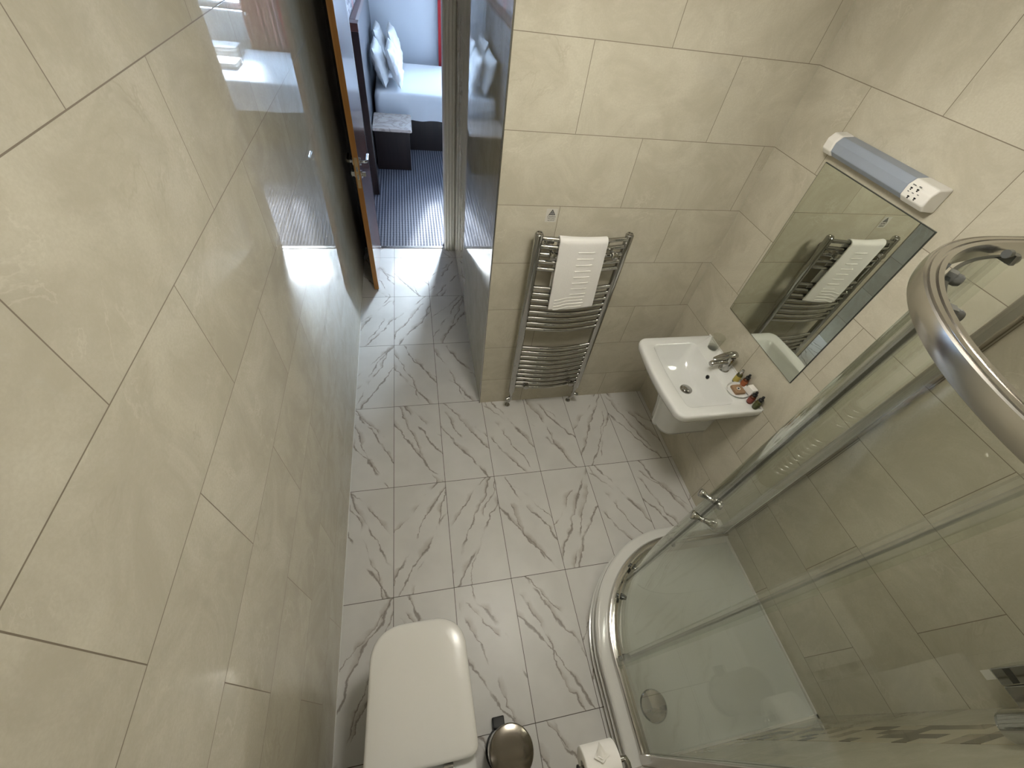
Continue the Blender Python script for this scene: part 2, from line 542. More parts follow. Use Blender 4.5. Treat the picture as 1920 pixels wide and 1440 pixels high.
def text_bm(bm, s, size, mat4):
    cu = bpy.data.curves.new('text', 'FONT')
    cu.body = s
    cu.size = size
    cu.align_x = 'CENTER'
    cu.extrude = 0.0002
    to = bpy.data.objects.new('text', cu)
    COL.objects.link(to)
    dg = bpy.context.evaluated_depsgraph_get()
    me = bpy.data.meshes.new_from_object(to.evaluated_get(dg))
    me.transform(mat4)
    bm.from_mesh(me)
    bpy.data.objects.remove(to)
    bpy.data.curves.remove(cu)
    bpy.data.meshes.remove(me)

# ------------------------------------------------------------------ room dimensions
XR, YF, CEIL = 2.082, -1.99, 2.46
XC = 0.831            # corridor's right wall
YD = 2.0              # door line
YB = 6.05             # far bedroom wall
BR = 3.6              # right bedroom wall

# ------------------------------------------------------------------ setting
def slab(name, mat, *a, label=None, cat=None):
    bm = B(); box(bm, *a)
    return struct(name, bm, mat, label=label, cat=cat, smooth=False)

slab('floor', M['floor'], -0.14, XR + 0.1, YF - 0.1, YD, -0.06, 0.0, label='white marble-effect tiled floor of the bathroom and its short corridor', cat='floor')
slab('floor_bedroom', M['carpet'], -0.1, BR + 0.1, YD, YB + 0.1, -0.06, 0.0, label='dark blue grey ribbed carpet beyond the doorway', cat='carpet')
bm = B()
def wlx(y):
    return -0.0085 - 0.0103 * y        # the left wall is not quite square to the floor tiles
foot = [(wlx(YF - 0.1), YF - 0.1), (wlx(YD + 0.02), YD + 0.02), (-0.14, YD + 0.02), (-0.14, YF - 0.1)]
loft(bm, [[Vector((x, y, 0.0)) for x, y in foot], [Vector((x, y, CEIL)) for x, y in foot]])
struct('wall_left', bm, M['wall_left'], label='glossy beige tiled wall along the whole left side', cat='wall', smooth=False)
slab('wall_back', M['wall_back'], XC, XR + 0.1, 0.0, 0.1, 0.0, CEIL, label='beige tiled wall behind the chrome towel radiator', cat='wall')
slab('wall_right', M['wall_right'], XR, XR + 0.1, YF - 0.1, 0.0, 0.0, CEIL, label='beige tiled wall carrying mirror and washbasin', cat='wall')
slab('wall_front', M['wall_front'], 0.012, XR, YF - 0.1, YF, 0.0, CEIL, label='beige tiled wall behind toilet and shower', cat='wall')
slab('wall_corridor', M['wall_corr'], XC, XC + 0.1, 0.1, YD, 0.0, CEIL, label='glossy beige tiled side wall of the corridor', cat='wall')
slab('ceiling', M['ceil'], -0.14, BR + 0.1, YF - 0.1, YB + 0.2, CEIL, CEIL + 0.05, label='white ceiling', cat='ceiling')
bm = B()
box(bm, 0.775, BR, YD + 0.02, YD + 0.10, 0.0, CEIL)
box(bm, -0.1, 0.775, YD + 0.02, YD + 0.10, 2.06, CEIL)
struct('wall_doorway', bm, M['plaster'], label='wall around the bathroom doorway', cat='wall', smooth=False)
bm = B(); box(bm, XC + 0.1, BR, YD - 0.03, YD + 0.02, 0.0, CEIL)
struct('wall_doorway_backing', bm, M['plaster'], label='plaster wall beside the doorway', cat='wall', smooth=False)
slab('wall_bedroom_left', M['wallpaper'], -0.1, 0.0, YD + 0.02, YB + 0.2, 0.0, CEIL, label='floral grey and red wallpaper above the bed headboard', cat='wall')
slab('wall_bedroom_right', M['plaster'], BR, BR + 0.1, YD + 0.02, YB + 0.2, 0.0, CEIL, label='pale plaster wall at the far right of the bedroom', cat='wall')
WX0, WX1, WZ0, WZ1 = 1.40, 2.85, 1.02, 2.30
bm = B()
box(bm, 0.0, WX0, YB, YB + 0.2, 0.0, CEIL)
box(bm, WX1, BR, YB, YB + 0.2, 0.0, CEIL)
box(bm, WX0, WX1, YB, YB + 0.2, 0.0, WZ0)
box(bm, WX0, WX1, YB, YB + 0.2, WZ1, CEIL)
struct('wall_bedroom_far', bm, M['plaster'], label='pale blue grey wall behind the bed', cat='wall', smooth=False)

# window of the bedroom
win = thing('window_1', 'white sash window beside the pink curtain, seen in the tile reflection', 'window', (2.12, YB + 0.1, WZ0))
tag(win, kind='structure')
bm = B()
for a in ((WX0, WX0 + 0.05, WZ0, WZ1), (WX1 - 0.05, WX1, WZ0, WZ1), (WX0 + 0.05, WX1 - 0.05, WZ0, WZ0 + 0.06), (WX0 + 0.05, WX1 - 0.05, WZ1 - 0.05, WZ1)):
    box(bm, a[0], a[1], YB + 0.08, YB + 0.15, a[2], a[3])
obj('window_frame', bm, M['white_paint'], win, smooth=False)
bm = B()
box(bm, WX0 + 0.05, WX1 - 0.05, YB + 0.09, YB + 0.14, 1.46, 1.56)
box(bm, WX0 + 0.05, WX1 - 0.05, YB + 0.10, YB + 0.13, 2.06, 2.09)
for x in (1.67, 2.16, 2.50):
    box(bm, x - 0.012, x + 0.012, YB + 0.10, YB + 0.13, WZ0 + 0.06, WZ1 - 0.05)
obj('glazing_bar', bm, M['white_paint'], win, smooth=False)
bm = B(); box(bm, WX0 + 0.05, WX1 - 0.05, YB + 0.113, YB + 0.117, WZ0 + 0.06, WZ1 - 0.05)
obj('pane', bm, M['pane'], win, smooth=False)
bm = B(); box(bm, WX0 + 0.01, WX1 + 0.06, YB - 0.09, YB + 0.08, WZ0 - 0.035, WZ0)
obj('window_sill', bm, M['white_paint'], win, smooth=False, bevel=0.008)
# white panelling below the window
bm = B()
box(bm, WX0 + 0.01, WX1 + 0.04, YB - 0.05, YB, 0.0, WZ0 - 0.035)
for k in range(2):
    x0 = WX0 + 0.10 + 0.68 * k
    box(bm, x0, x0 + 0.56, YB - 0.065, YB - 0.05, 0.70, 0.92)
    box(bm, x0, x0 + 0.56, YB - 0.065, YB - 0.05, 0.15, 0.62)
struct('trim_panel', bm, M['white_paint'], label='white wooden panelling under the bedroom window', cat='panelling', smooth=False, bevel=0.006)

# corridor corner strip, mosaic border, threshold, silicone
bm = B(); box(bm, XC - 0.003, XC + 0.004, -0.003, 0.004, 0.0, CEIL)
struct('trim_corner', bm, M['chrome_dark'], label='thin metal edge strip at the corridor corner', cat='edge strip', smooth=False)
bm = B(); box(bm, 1.655, 1.855, YF, YF + 0.0008, 0.15, CEIL)
struct('trim_mosaic', bm, M['mosaic'], label='vertical mosaic border of brown and beige chips in the shower', cat='tile border', smooth=False)
bm = B(); box(bm, 0.0, 0.775, YD - 0.012, YD + 0.022, 0.0, 0.004)
struct('trim_threshold', bm, M['satin'], label='metal threshold strip between marble tiles and carpet', cat='threshold', smooth=False)
bm = B()
foot = [(wlx(YF), YF), (wlx(YD), YD), (wlx(YD) + 0.0035, YD), (wlx(YF) + 0.0035, YF)]
loft(bm, [[Vector((x, y, 0.0)) for x, y in foot], [Vector((x, y, 0.0035)) for x, y in foot]])
struct('trim_grout', bm, M['silicone'], label='pale sealant line where the floor meets the left wall', cat='sealant', smooth=False)

# door frame
bm = B()
prof = [(0.735, 1.955), (0.741, 1.948), (0.752, 1.948), (0.756, 1.953), (0.768, 1.944), (0.776, 1.944), (0.782, 1.950),
        (0.794, 1.943), (0.802, 1.943), (0.808, 1.950), (0.818, 1.946), (0.829, 1.952), (0.829, 2.018), (0.775, 2.018), (0.775, 2.10), (0.735, 2.10)]
loft(bm, [[Vector((x, y, 0.0)) for x, y in prof], [Vector((x, y, 2.06)) for x, y in prof]])
struct('trim_jamb', bm, M['cream'], label='fluted cream door jamb on the right of the doorway', cat='door frame', smooth=True, auto=50)
bm = B()
box(bm, -0.03, 0.110, 2.012, 2.10, 0.0, 2.06)
box(bm, 0.110, 0.735, 2.002, 2.10, 2.02, 2.06)
struct('trim_lining', bm, M['dark_wood'], label='dark door lining at the hinge side and head of the doorway', cat='door frame', smooth=False)

bm = B()
foot = [(wlx(1.76), 1.76), (0.066, 1.99), (0.060, 2.0), (wlx(1.78) - 0.002, 1.79)]
loft(bm, [[Vector((x, y, 0.0)) for x, y in foot], [Vector((x, y, 0.035)) for x, y in foot]])
struct('trim_skirting', bm, M['white_paint'], label='short white skirting strip behind the open bathroom door', cat='skirting', smooth=False)

# bathroom door, open against the left wall
DX0, DX1, DY0, DY1 = 0.078, 0.115, 1.325, 1.995
door = thing('door_1', 'open dark veneered bathroom door with light wooden edge and chrome lever', 'door', (0.097, 1.66, 0.006))
tag(door, kind='structure')
bm = B(); box(bm, DX0, DX1, DY0 + 0.006, DY1, 0.006, 2.0)
obj('door_leaf', bm, M['door_face'], door, smooth=False)
bm = B(); box(bm, DX0 + 0.0003, DX1 - 0.0003, DY0, DY0 + 0.006, 0.006, 2.0)
tag(obj('door_edge', bm, M['door_edge'], door, smooth=False), 'orange brown wooden edge')
HZ = 1.045
bm = B(); box(bm, 0.086, 0.107, DY0 - 0.0015, DY0, HZ - 0.16, HZ + 0.045)
lp = obj('lock_plate', bm, M['brass'], door, smooth=False)
bm = B()
box(bm, 0.090, 0.103, DY0 - 0.004, DY0 - 0.0015, HZ - 0.045, HZ - 0.015)
box(bm, 0.091, 0.102, DY0 - 0.0022, DY0 - 0.0015, HZ - 0.10, HZ - 0.065)
obj('latch', bm, M['chrome_dark'], lp, smooth=False)
for sx, x in ((1, DX1), (-1, DX0)):
    bm = B()
    tube(bm, [(x + sx * d, DY0 + 0.055, HZ) for d in (0.0, 0.020, 0.034)] + [(x + sx * 0.045, DY0 + 0.062, HZ), (x + sx * 0.048, DY0 + 0.080, HZ), (x + sx * 0.048, DY0 + 0.175, HZ)], 0.0095)
    h = obj('door_handle', bm, M['chrome'], door)
    bm = B(); lathe(bm, (x, DY0 + 0.055, HZ), [(0.026, 0.0), (0.026, 0.008), (0.022, 0.010)], 24, (sx, 0, 0))
    obj('rose', bm, M['chrome'], h)
    bm = B(); lathe(bm, (x, DY0 + 0.055, HZ - 0.085), [(0.025, 0.0), (0.025, 0.008), (0.020, 0.010)], 24, (sx, 0, 0))
    box(bm, x + (0 if sx > 0 else -0.030), x + (0.030 if sx > 0 else 0), DY0 + 0.051, DY0 + 0.059, HZ - 0.10, HZ - 0.070)
    obj('thumb_turn', bm, M['chrome'], h)
for z in (0.22, 1.0, 1.78):
    bm = B()
    lathe(bm, (DX0 + 0.004, DY1 + 0.006, z - 0.05), [(0.006, 0), (0.006, 0.1)], 12)
    obj('hinge', bm, M['chrome'], door)

# ------------------------------------------------------------------ bathroom ceiling light
LX, LY = 1.04, -0.96
lamp = thing('ceiling_light', 'square white ceiling light above the bathroom floor', 'lamp', (LX, LY, CEIL))
bm = B(); loft(bm, [rrect(LX, LY, 0.16, 0.16, 0.03, CEIL), rrect(LX, LY, 0.16, 0.16, 0.03, CEIL - 0.02)])
obj('lamp_base', bm, M['plastic'], lamp)
bm = B(); loft(bm, [rrect(LX, LY, 0.145, 0.145, 0.03, CEIL - 0.0205), rrect(LX, LY, 0.14, 0.14, 0.03, CEIL - 0.095), rrect(LX, LY, 0.12, 0.12, 0.03, CEIL - 0.105)])
obj('lamp_diffuser', bm, M['lamp'], lamp)

# ------------------------------------------------------------------ quadrant shower
XL, YQ, RQ = 1.165, -1.088, 0.56
CX, CY = XL + RQ, YQ - RQ
def qp(o, t):
    """point at inset o; t 0..1 left straight, 1..2 arc, 2..3 back straight"""
    if t <= 1:
        return (XL + o, YF + t * (CY - YF))
    if t <= 2:
        a = math.pi - (t - 1) * math.pi / 2
        return (CX + (RQ - o) * math.cos(a), CY + (RQ - o) * math.sin(a))
    return (CX + (t - 2) * (XR - CX), YQ - o)
def tval(deg):
    return 1 + (180 - deg) / 90.0
def sweep(bm, prof, t0, t1, n=60):
    ts = sorted(set([t0, t1] + [t for t in (1.0, 2.0) if t0 < t < t1] + [t0 + (t1 - t0) * k / n for k in range(n + 1)]))
    loft(bm, [[Vector((*qp(o, t), z)) for o, z in prof] for t in ts])

tray = thing('shower_tray', 'white quadrant shower tray in the corner below the glass', 'shower tray', (1.7, -1.6, 0.0))
bm = B()
sweep(bm, [(0.004, 0.118), (0.0, 0.130), (0.0, 0.148), (0.006, 0.156), (0.012, 0.158), (0.085, 0.156), (0.098, 0.150), (0.115, 0.135), (0.125, 0.130), (0.125, 0.10), (0.02, 0.10)], 0, 3, 90)
obj('tray_rim', bm, M['acrylic'], tray)
bm = B()
pts = [Vector((*qp(0.118, 3 * k / 90), 0.128)) for k in range(91)]
pts = [Vector((pts[0].x, YF + 0.001, 0.128))] + pts[1:-1] + [Vector((XR - 0.001, pts[-1].y, 0.128)), Vector((XR - 0.001, YF + 0.001, 0.128))]
loft(bm, [pts, [p - Vector((0, 0, 0.03)) for p in pts]])
obj('tray_floor', bm, M['tray'], tray, auto=20)
bm = B()
sweep(bm, [(0.015, 0.0), (0.006, 0.0), (0.006, 0.030), (0.010, 0.036), (0.010, 0.070), (0.006, 0.076), (0.006, 0.084), (0.010, 0.090), (0.010, 0.117), (0.040, 0.117), (0.040, 0.0)], 0, 3, 90)
tag(obj('tray_riser', bm, M['skirt'], tray), 'ridged grey white riser panel')
bm = B()
sweep(bm, [(-0.001, 0.077), (0.008, 0.074), (0.008, 0.086), (-0.001, 0.083)], 0, 3, 90)
sweep(bm, [(-0.003, 0.030), (0.008, 0.028), (0.008, 0.037), (-0.003, 0.035)], 0, 3, 90)
obj('riser_bead', bm, M['acrylic'], tray)
bm = B()
box(bm, XR - 0.008, XR, YF, YQ - 0.11, 0.126, 0.142)
box(bm, XL + 0.11, XR, YF, YF + 0.008, 0.126, 0.142)
obj('sealant_bead', bm, M['silicone'], tray, smooth=False)
bm = B(); lathe(bm, (1.352, -1.822, 0.128), [(0.060, 0.0), (0.060, 0.004), (0.055, 0.009), (0.030, 0.012), (0.002, 0.0125)], 40)
dr = obj('waste_cover', bm, M['chrome'], tray)

enc = thing('shower_enclosure', 'curved glass quadrant shower enclosure with chrome rails', 'shower enclosure', (1.7, -1.6, 0.156))
# bottom rail
bm = B()
sweep(bm, [(0.052, 0.158), (0.052, 0.172), (0.057, 0.180), (0.064, 0.182), (0.080, 0.182), (0.084, 0.176), (0.086, 0.166), (0.098, 0.164), (0.100, 0.158)], 0.0, 3, 90)
obj('bottom_rail', bm, M['satin'], enc)
# top rail: bulged outer face with ridged crest
bm = B()
sweep(bm, [(0.052, 1.921), (0.0475, 1.924), (0.0455, 1.935), (0.0455, 1.948), (0.048, 1.959), (0.051, 1.961), (0.0525, 1.9575), (0.0555, 1.9575), (0.0565, 1.962), (0.0655, 1.962), (0.0665, 1.9575),
           (0.0695, 1.9575), (0.0705, 1.9625), (0.0795, 1.9625), (0.081, 1.959), (0.081, 1.938), (0.078, 1.936), (0.078, 1.921)], 0.0, 3, 90)
obj('top_rail', bm, M['rail'], enc, auto=38)
# fixed panels
def glass_panel(name, o0, o1, z0, z1, t0, t1, n=30):
    bm = B()
    sweep(bm, [(o0, z0), (o1, z0), (o1, z1), (o0, z1)], t0, t1, n)
    return obj(name, bm, M['glass'], enc)
def seal(bm, o0, o1, t0, t1, z0, z1):
    ring = [qp(o0, t0), qp(o1, t0), qp(o1, t1), qp(o0, t1)]
    loft(bm, [[Vector((*p, z0)) for p in ring], [Vector((*p, z1)) for p in ring]])
TE = 0.035 / (CY - YF)
f1 = glass_panel('fixed_panel', 0.066, 0.072, 0.172, 1.945, TE, 1.0, 2)
f2 = glass_panel('fixed_panel', 0.066, 0.072, 0.172, 1.945, 2.0, 3 - 0.09, 2)
for f, a, b, c_ in ((f1, 0.955, 1.0, 1.02), (f2, 1.985, 2.0, 2.045)):
    bm = B()
    seal(bm, 0.062, 0.080, a, c_, 0.182, 1.925)
    seal(bm, 0.080, 0.096, b - 0.004, b + 0.010, 0.182, 1.925)
    obj('seal_strip', bm, M['clear_seal'], f, smooth=False)
bm = B(); box(bm, XL + 0.050, XL + 0.090, YF, YF + 0.035, 0.158, 1.926)
obj('wall_profile', bm, M['satin'], enc, smooth=False, bevel=0.004)
bm = B(); box(bm, XR - 0.035, XR, YQ - 0.090, YQ - 0.050, 0.158, 1.926)
obj('wall_profile', bm, M['satin'], enc, smooth=False, bevel=0.004)
# two sliding curved doors
TM = tval(136.0)
for k, (t0, t1, rolls) in enumerate(((0.93, TM - 0.006, (147.0, 178.5, 140.5, 176.0)), (TM + 0.006, 2.10, (126.4, 92.0, 121.0, 88.6)))):
    dn = glass_panel('sliding_door', 0.094, 0.100, 0.186, 1.940, t0, t1, 40)
    tag(dn, ['curved sliding glass door nearer the toilet', 'curved sliding glass door nearer the washbasin'][k])
    e = TM - 0.006 if k == 0 else TM + 0.006
    s_ = -1 if k == 0 else 1
    bm = B()
    seal(bm, 0.090, 0.106, e, e + s_ * 0.018, 0.19, 1.93)
    obj('edge_seal', bm, M['clear_seal'], dn, smooth=False)
    if k == 0:
        bm = B()
        seal(bm, 0.096, 0.105, TM - 0.0060, TM + 0.0060, 0.19, 1.93)
        tag(obj('magnet_seal', bm, M['black'], dn, smooth=False), 'black magnetic seal strip')
    bm = B(); sweep(bm, [(0.0935, 1.9385), (0.1005, 1.9385), (0.1005, 1.9415), (0.0935, 1.9415)], t0, t1, 40)
    tag(obj('glass_edge', bm, M['glass_edge'], dn, auto=60), 'dark green upper edge of the glass')
    for ri, ang in enumerate(rolls):
        t = tval(ang) if ang >= 90 else 2.012
        p = Vector((*qp(0.104, t), 0))
        nrm = (Vector((CX, CY, 0)) - p).normalized() if 1 < t < 2 else Vector((1, 0, 0))
        tan = Vector((-nrm.y, nrm.x, 0))
        for z, up in (((0.200, -1),) if ri < 2 else ((1.938, 1),)):
            bm = B()
            lathe(bm, p + Vector((0, 0, z)) - nrm * 0.004, [(0.011, 0.0), (0.012, 0.004), (0.012, 0.014), (0.009, 0.020), (0.003, 0.022)], 20, nrm)
            lathe(bm, p + Vector((0, 0, z + up * 0.012)) - nrm * 0.030, [(0.009, 0.0), (0.009, 0.012)], 16, nrm)
            q0 = p + Vector((0, 0, z))
            loft(bm, [[q0 + tan * a - nrm * 0.012 + Vector((0, 0, b)) for a, b in ((-0.014, -0.008), (0.014, -0.008), (0.010, 0.012), (-0.010, 0.012))],
                      [q0 + tan * a + nrm * 0.002 + Vector((0, 0, b)) for a, b in ((-0.014, -0.008), (0.014, -0.008), (0.010, 0.012), (-0.010, 0.012))]])
            obj('roller', bm, M['roller'], dn)
    ang = 141.5 if k == 0 else 130.0
    t = tval(ang)
    pin = Vector((*qp(0.100, t), 1.04)); pout = Vector((*qp(0.094, t), 1.04))
    nrm = (Vector((CX, CY, 1.04)) - pin).normalized()
    for p, d in ((pin, nrm), (pout, -nrm)):
        bm = B()
        lathe(bm, p, [(0.010, 0.0), (0.009, 0.004), (0.008, 0.008), (0.0145, 0.026), (0.0160, 0.033), (0.015, 0.039), (0.010, 0.041)], 20, d)
        obj('knob', bm, M['chrome'], dn)

# fittings at the right edge of the picture
dis = thing('shower_unit', 'chrome wall unit with small black window on the shower side wall', 'shower unit', (XR, -1.94, 1.05))
bm = B(); box(bm, 2.000, XR - 0.0005, -1.932, -1.890, 1.052, 1.34)
obj('unit_front', bm, M['chrome'], dis, smooth=False, bevel=0.003)
bm = B(); box(bm, 2.004, XR - 0.0005, YF + 0.001, -1.933, 1.050, 1.34)
obj('unit_side', bm, M['chrome_dark'], dis, smooth=False, bevel=0.003)
bm = B(); box(bm, 1.9990, 2.0005, -1.929, -1.894, 1.085, 1.104)
obj('display_window', bm, M['black'], dis, smooth=False)
val = thing('shower_valve', 'chrome cylindrical shower fitting beside the mosaic border at the right edge', 'shower valve', (1.635, YF, 1.30))
bm = B(); lathe(bm, (1.635, -1.958, 1.300), [(0.020, 0.0), (0.027, 0.005), (0.030, 0.014), (0.030, 0.10), (0.027, 0.104), (0.027, 0.20), (0.030, 0.204), (0.030, 0.28), (0.020, 0.29)], 32)
obj('valve_body', bm, M['chrome'], val)
bm = B(); lathe(bm, (1.635, YF + 0.0005, 1.45), [(0.032, 0.0), (0.032, 0.006), (0.016, 0.008), (0.016, 0.02)], 28, (0, 1, 0))
obj('wall_flange', bm, M['chrome'], val)
bm = B(); box(bm, XR - 0.002, XR - 0.0003, -1.924, -1.899, 0.955, 0.984)
tag(obj('rating_label', bm, M['plastic'], smooth=False, bevel=0.0008), 'small white rectangular label on shower wall tile below the chrome unit', 'label')

# ------------------------------------------------------------------ washbasin
basin = thing('washbasin', 'white rectangular wall hung washbasin with half pedestal under the mirror', 'washbasin', (1.85, -0.552, 0.40))
YS = -0.553
bm = B()
def bring(x0, x1, hy, r, z, bow, dy=0.0):
    return rrect((x0 + x1) / 2, YS + dy, (x1 - x0) / 2, hy, r, z, 7, bow, 0.004 if x1 == XR else None)
rings = [bring(1.76, XR, 0.15, 0.05, 0.690, 0.012),
         bring(1.68, XR, 0.215, 0.06, 0.745, 0.012),
         bring(1.637, XR, 0.262, 0.06, 0.790, 0.014),
         bring(1.627, XR, 0.271, 0.055, 0.812, 0.014),
         bring(1.624, XR, 0.273, 0.052, 0.838, 0.014),
         bring(1.628, XR, 0.270, 0.050, 0.847, 0.014),
         bring(1.636, XR, 0.264, 0.046, 0.850, 0.014),
         bring(1.692, 1.960, 0.219, 0.030, 0.849, 0.010),
         bring(1.697, 1.957, 0.214, 0.030, 0.845, 0.010),
         bring(1.704, 1.952, 0.208, 0.035, 0.826, 0.010),
         bring(1.722, 1.938, 0.192, 0.050, 0.780, 0.008),
         bring(1.755, 1.922, 0.150, 0.060, 0.735, 0.006),
         bring(1.800, 1.905, 0.080, 0.045, 0.713, 0.004),
         bring(1.840, 1.880, 0.025, 0.018, 0.708, 0.0)]
loft(bm, rings)
obj('bowl', bm, M['ceramic'], basin, auto=60)
bm = B()
def ped(x0, hy, r, z):
    return rrect((x0 + XR) / 2, YS, (XR - x0) / 2, hy, r, z, 7, 0.015, 0.004)
loft(bm, [ped(1.835, 0.075, 0.06, 0.385), ped(1.800, 0.092, 0.075, 0.40), ped(1.785, 0.100, 0.085, 0.43), ped(1.765, 0.105, 0.09, 0.55), ped(1.735, 0.115, 0.09, 0.68), ped(1.73, 0.12, 0.09, 0.705)])
obj('half_pedestal', bm, M['ceramic'], basin, auto=60)
bm = B(); lathe(bm, (1.86, YS, 0.7085), [(0.033, 0.0), (0.033, 0.004), (0.028, 0.006)], 32)
wst = obj('waste', bm, M['chrome_dark'], basin)
bm = B(); lathe(bm, (1.86, YS, 0.713), [(0.023, 0.0), (0.024, 0.006), (0.020, 0.009), (0.002, 0.010)], 32)
obj('plug', bm, M['chrome'], wst)
bm = B(); lathe(bm, (1.9455, YS, 0.803), [(0.0105, -0.002), (0.0125, 0.0), (0.0125, 0.003)], 24, (-1, 0, 0.3))
ovf = obj('overflow', bm, M['chrome'], basin)
bm = B(); lathe(bm, (1.9422, YS, 0.804), [(0.0098, 0.0), (0.0098, 0.0012)], 20, (-1, 0, 0.3))
obj('overflow_hole', bm, M['gap'], ovf)
bm = B(); box(bm, XR - 0.006, XR, YS - 0.272, YS + 0.272, 0.848, 0.856)
obj('sealant_bead', bm, M['silicone'], basin, smooth=False)

tap = thing('basin_tap', 'chrome lever mixer tap on the back of the washbasin', 'tap', (2.022, YS, 0.850))
TX, YS0 = 2.020, YS
YS = -0.542
bm = B()
lathe(bm, (TX, YS, 0.850), [(0.027, 0.0), (0.027, 0.004), (0.0225, 0.007), (0.021, 0.060), (0.022, 0.085), (0.020, 0.094), (0.012, 0.097)], 32)
obj('tap_body', bm, M['chrome'], tap)
bm = B()
sp = [(TX - 0.008, 0.905, 0.016, 0.016), (TX - 0.045, 0.912, 0.0155, 0.013), (TX - 0.080, 0.910, 0.015, 0.011), (TX - 0.100, 0.905, 0.014, 0.010), (TX - 0.108, 0.899, 0.011, 0.008)]
loft(bm, [[Vector((x, YS + wy * math.cos(a), z + hz * math.sin(a))) for a in [2 * math.pi * q / 20 for q in range(20)]] for x, z, wy, hz in sp])
lathe(bm, (TX - 0.096, YS, 0.900), [(0.011, 0.0), (0.011, 0.012), (0.009, 0.012)], 20, (0, 0, -1))
obj('spout', bm, M['chrome'], tap)
bm = B()
lv = [(TX + 0.022, 0.950, 0.011, 0.010), (TX + 0.014, 0.958, 0.0195, 0.013), (TX - 0.010, 0.960, 0.021, 0.014), (TX - 0.045, 0.954, 0.019, 0.010), (TX - 0.078, 0.944, 0.0155, 0.006), (TX - 0.100, 0.936, 0.012, 0.004), (TX - 0.106, 0.934, 0.006, 0.003)]
loft(bm, [[Vector((x, YS + wy * math.cos(a), z + hz * math.sin(a))) for a in [2 * math.pi * q / 20 for q in range(20)]] for x, z, wy, hz in lv])
obj('lever', bm, M['chrome'], tap)
YS = YS0

# things on the basin
tum = thing('plastic_tumbler', 'clear plastic tumbler on the far corner of the washbasin', 'cup', (2.035, -0.388, 0.851))
bm = B(); lathe(bm, (2.035, -0.388, 0.851), [(0.024, 0.0), (0.0255, 0.002), (0.034, 0.085), (0.0345, 0.086), (0.0328, 0.085), (0.0245, 0.004), (0.001, 0.0035)], 32)
obj('cup', bm, M['clear'], tum)
bm = B(); lathe(bm, (2.035, -0.388, 0.854), [(0.023, 0.0), (0.0245, 0.015), (0.023, 0.015), (0.002, 0.003)], 24)
obj('wrapper', bm, M['clear'], tum)

bm = B(); lathe(bm, (2.012, -0.695, 0.851), [(0.040, 0.0), (0.052, 0.004), (0.058, 0.013), (0.0565, 0.0135), (0.050, 0.006), (0.002, 0.005)], 40, (0, 0, 1), 1.1, 0.9)
tag(obj('soap_dish', bm, M['ceramic']), 'oval white soap dish beside the tap on the washbasin', 'dish')
soap = thing('wrapped_soap', 'brown paper wrapped soap lying in the white oval dish', 'soap', (2.010, -0.695, 0.857))
bm = B()
loft(bm, [rrect(2.008, -0.695, 0.027, 0.027, 0.006, 0.8572), rrect(2.008, -0.695, 0.029, 0.029, 0.007, 0.863), rrect(2.008, -0.695, 0.027, 0.027, 0.006, 0.871)])
obj('wrapper', bm, M['kraft'], soap)
bm = B(); lathe(bm, (2.008, -0.694, 0.871), [(0.0095, 0.0), (0.0095, 0.0004)], 24)
sk = obj('seal_sticker', bm, M['plastic'], soap)
bm = B(); lathe(bm, (2.008, -0.694, 0.8714), [(0.006, 0.0), (0.006, 0.0003)], 24)
obj('printed_dot', bm, M['print_black'], sk)
bm = B(); box(bm, 2.040, 2.072, -0.742, -0.700, 0.866, 0.904, Matrix.Rotation(0.12, 3, 'Z'))
tag(obj('toiletry_box', bm, M['plastic'], smooth=False, bevel=0.002), 'small white cardboard toiletry box behind the soap dish', 'box')

def bottle(x, y, body, lab, cap, h, label, rb=0.0145):
    t = thing('toiletry_bottle', label, 'bottle', (x, y, 0.851), 'miniature toiletry bottles on the washbasin')
    z = 0.851
    bm = B(); lathe(bm, (x, y, z), [(rb - 0.001, 0.0), (rb, 0.0015), (rb, h * 0.78), (rb * 0.8, h * 0.88), (rb * 0.5, h * 0.93), (rb * 0.5, h)], 24)
    obj('bottle_body', bm, body, t)
    bm = B(); lathe(bm, (x, y, z), [(rb + 0.0003, h * 0.12), (rb + 0.0005, h * 0.13), (rb + 0.0005, h * 0.68), (rb + 0.0003, h * 0.69)], 24, cap0=False, cap1=False)
    obj('label_band', bm, lab, t)
    bm = B()
    if cap is M['chrome']:
        lathe(bm, (x, y, z), [(rb * 0.62, h * 0.95), (rb * 0.62, h * 1.12), (rb * 0.5, h * 1.15), (rb * 0.5, h * 1.28), (rb * 0.3, h * 1.3)], 20)
    else:
        lathe(bm, (x, y, z), [(rb * 0.8, h * 0.92), (rb * 0.8, h * 1.10), (rb * 0.55, h * 1.14), (rb * 0.42, h * 1.30), (rb * 0.42, h * 1.42), (rb * 0.2, h * 1.46)], 20)
    obj('cap', bm, cap, t)
    return t
bottle(2.034, -0.632, M['olive'], M['lab_yellow'], M['chrome'], 0.068, 'yellow labelled mini bottle with silver cap beside the tap')
bottle(2.061, -0.660, M['amber'], M['lab_orange'], M['black'], 0.056, 'orange labelled mini bottle with black cap against the wall')
bottle(2.034, -0.768, M['amber'], M['lab_red'], M['black'], 0.054, 'red labelled mini bottle with black cap near the basin corner')
bottle(2.044, -0.803, M['olive'], M['lab_green'], M['black'], 0.058, 'green labelled mini bottle with black cap nearest the shower')

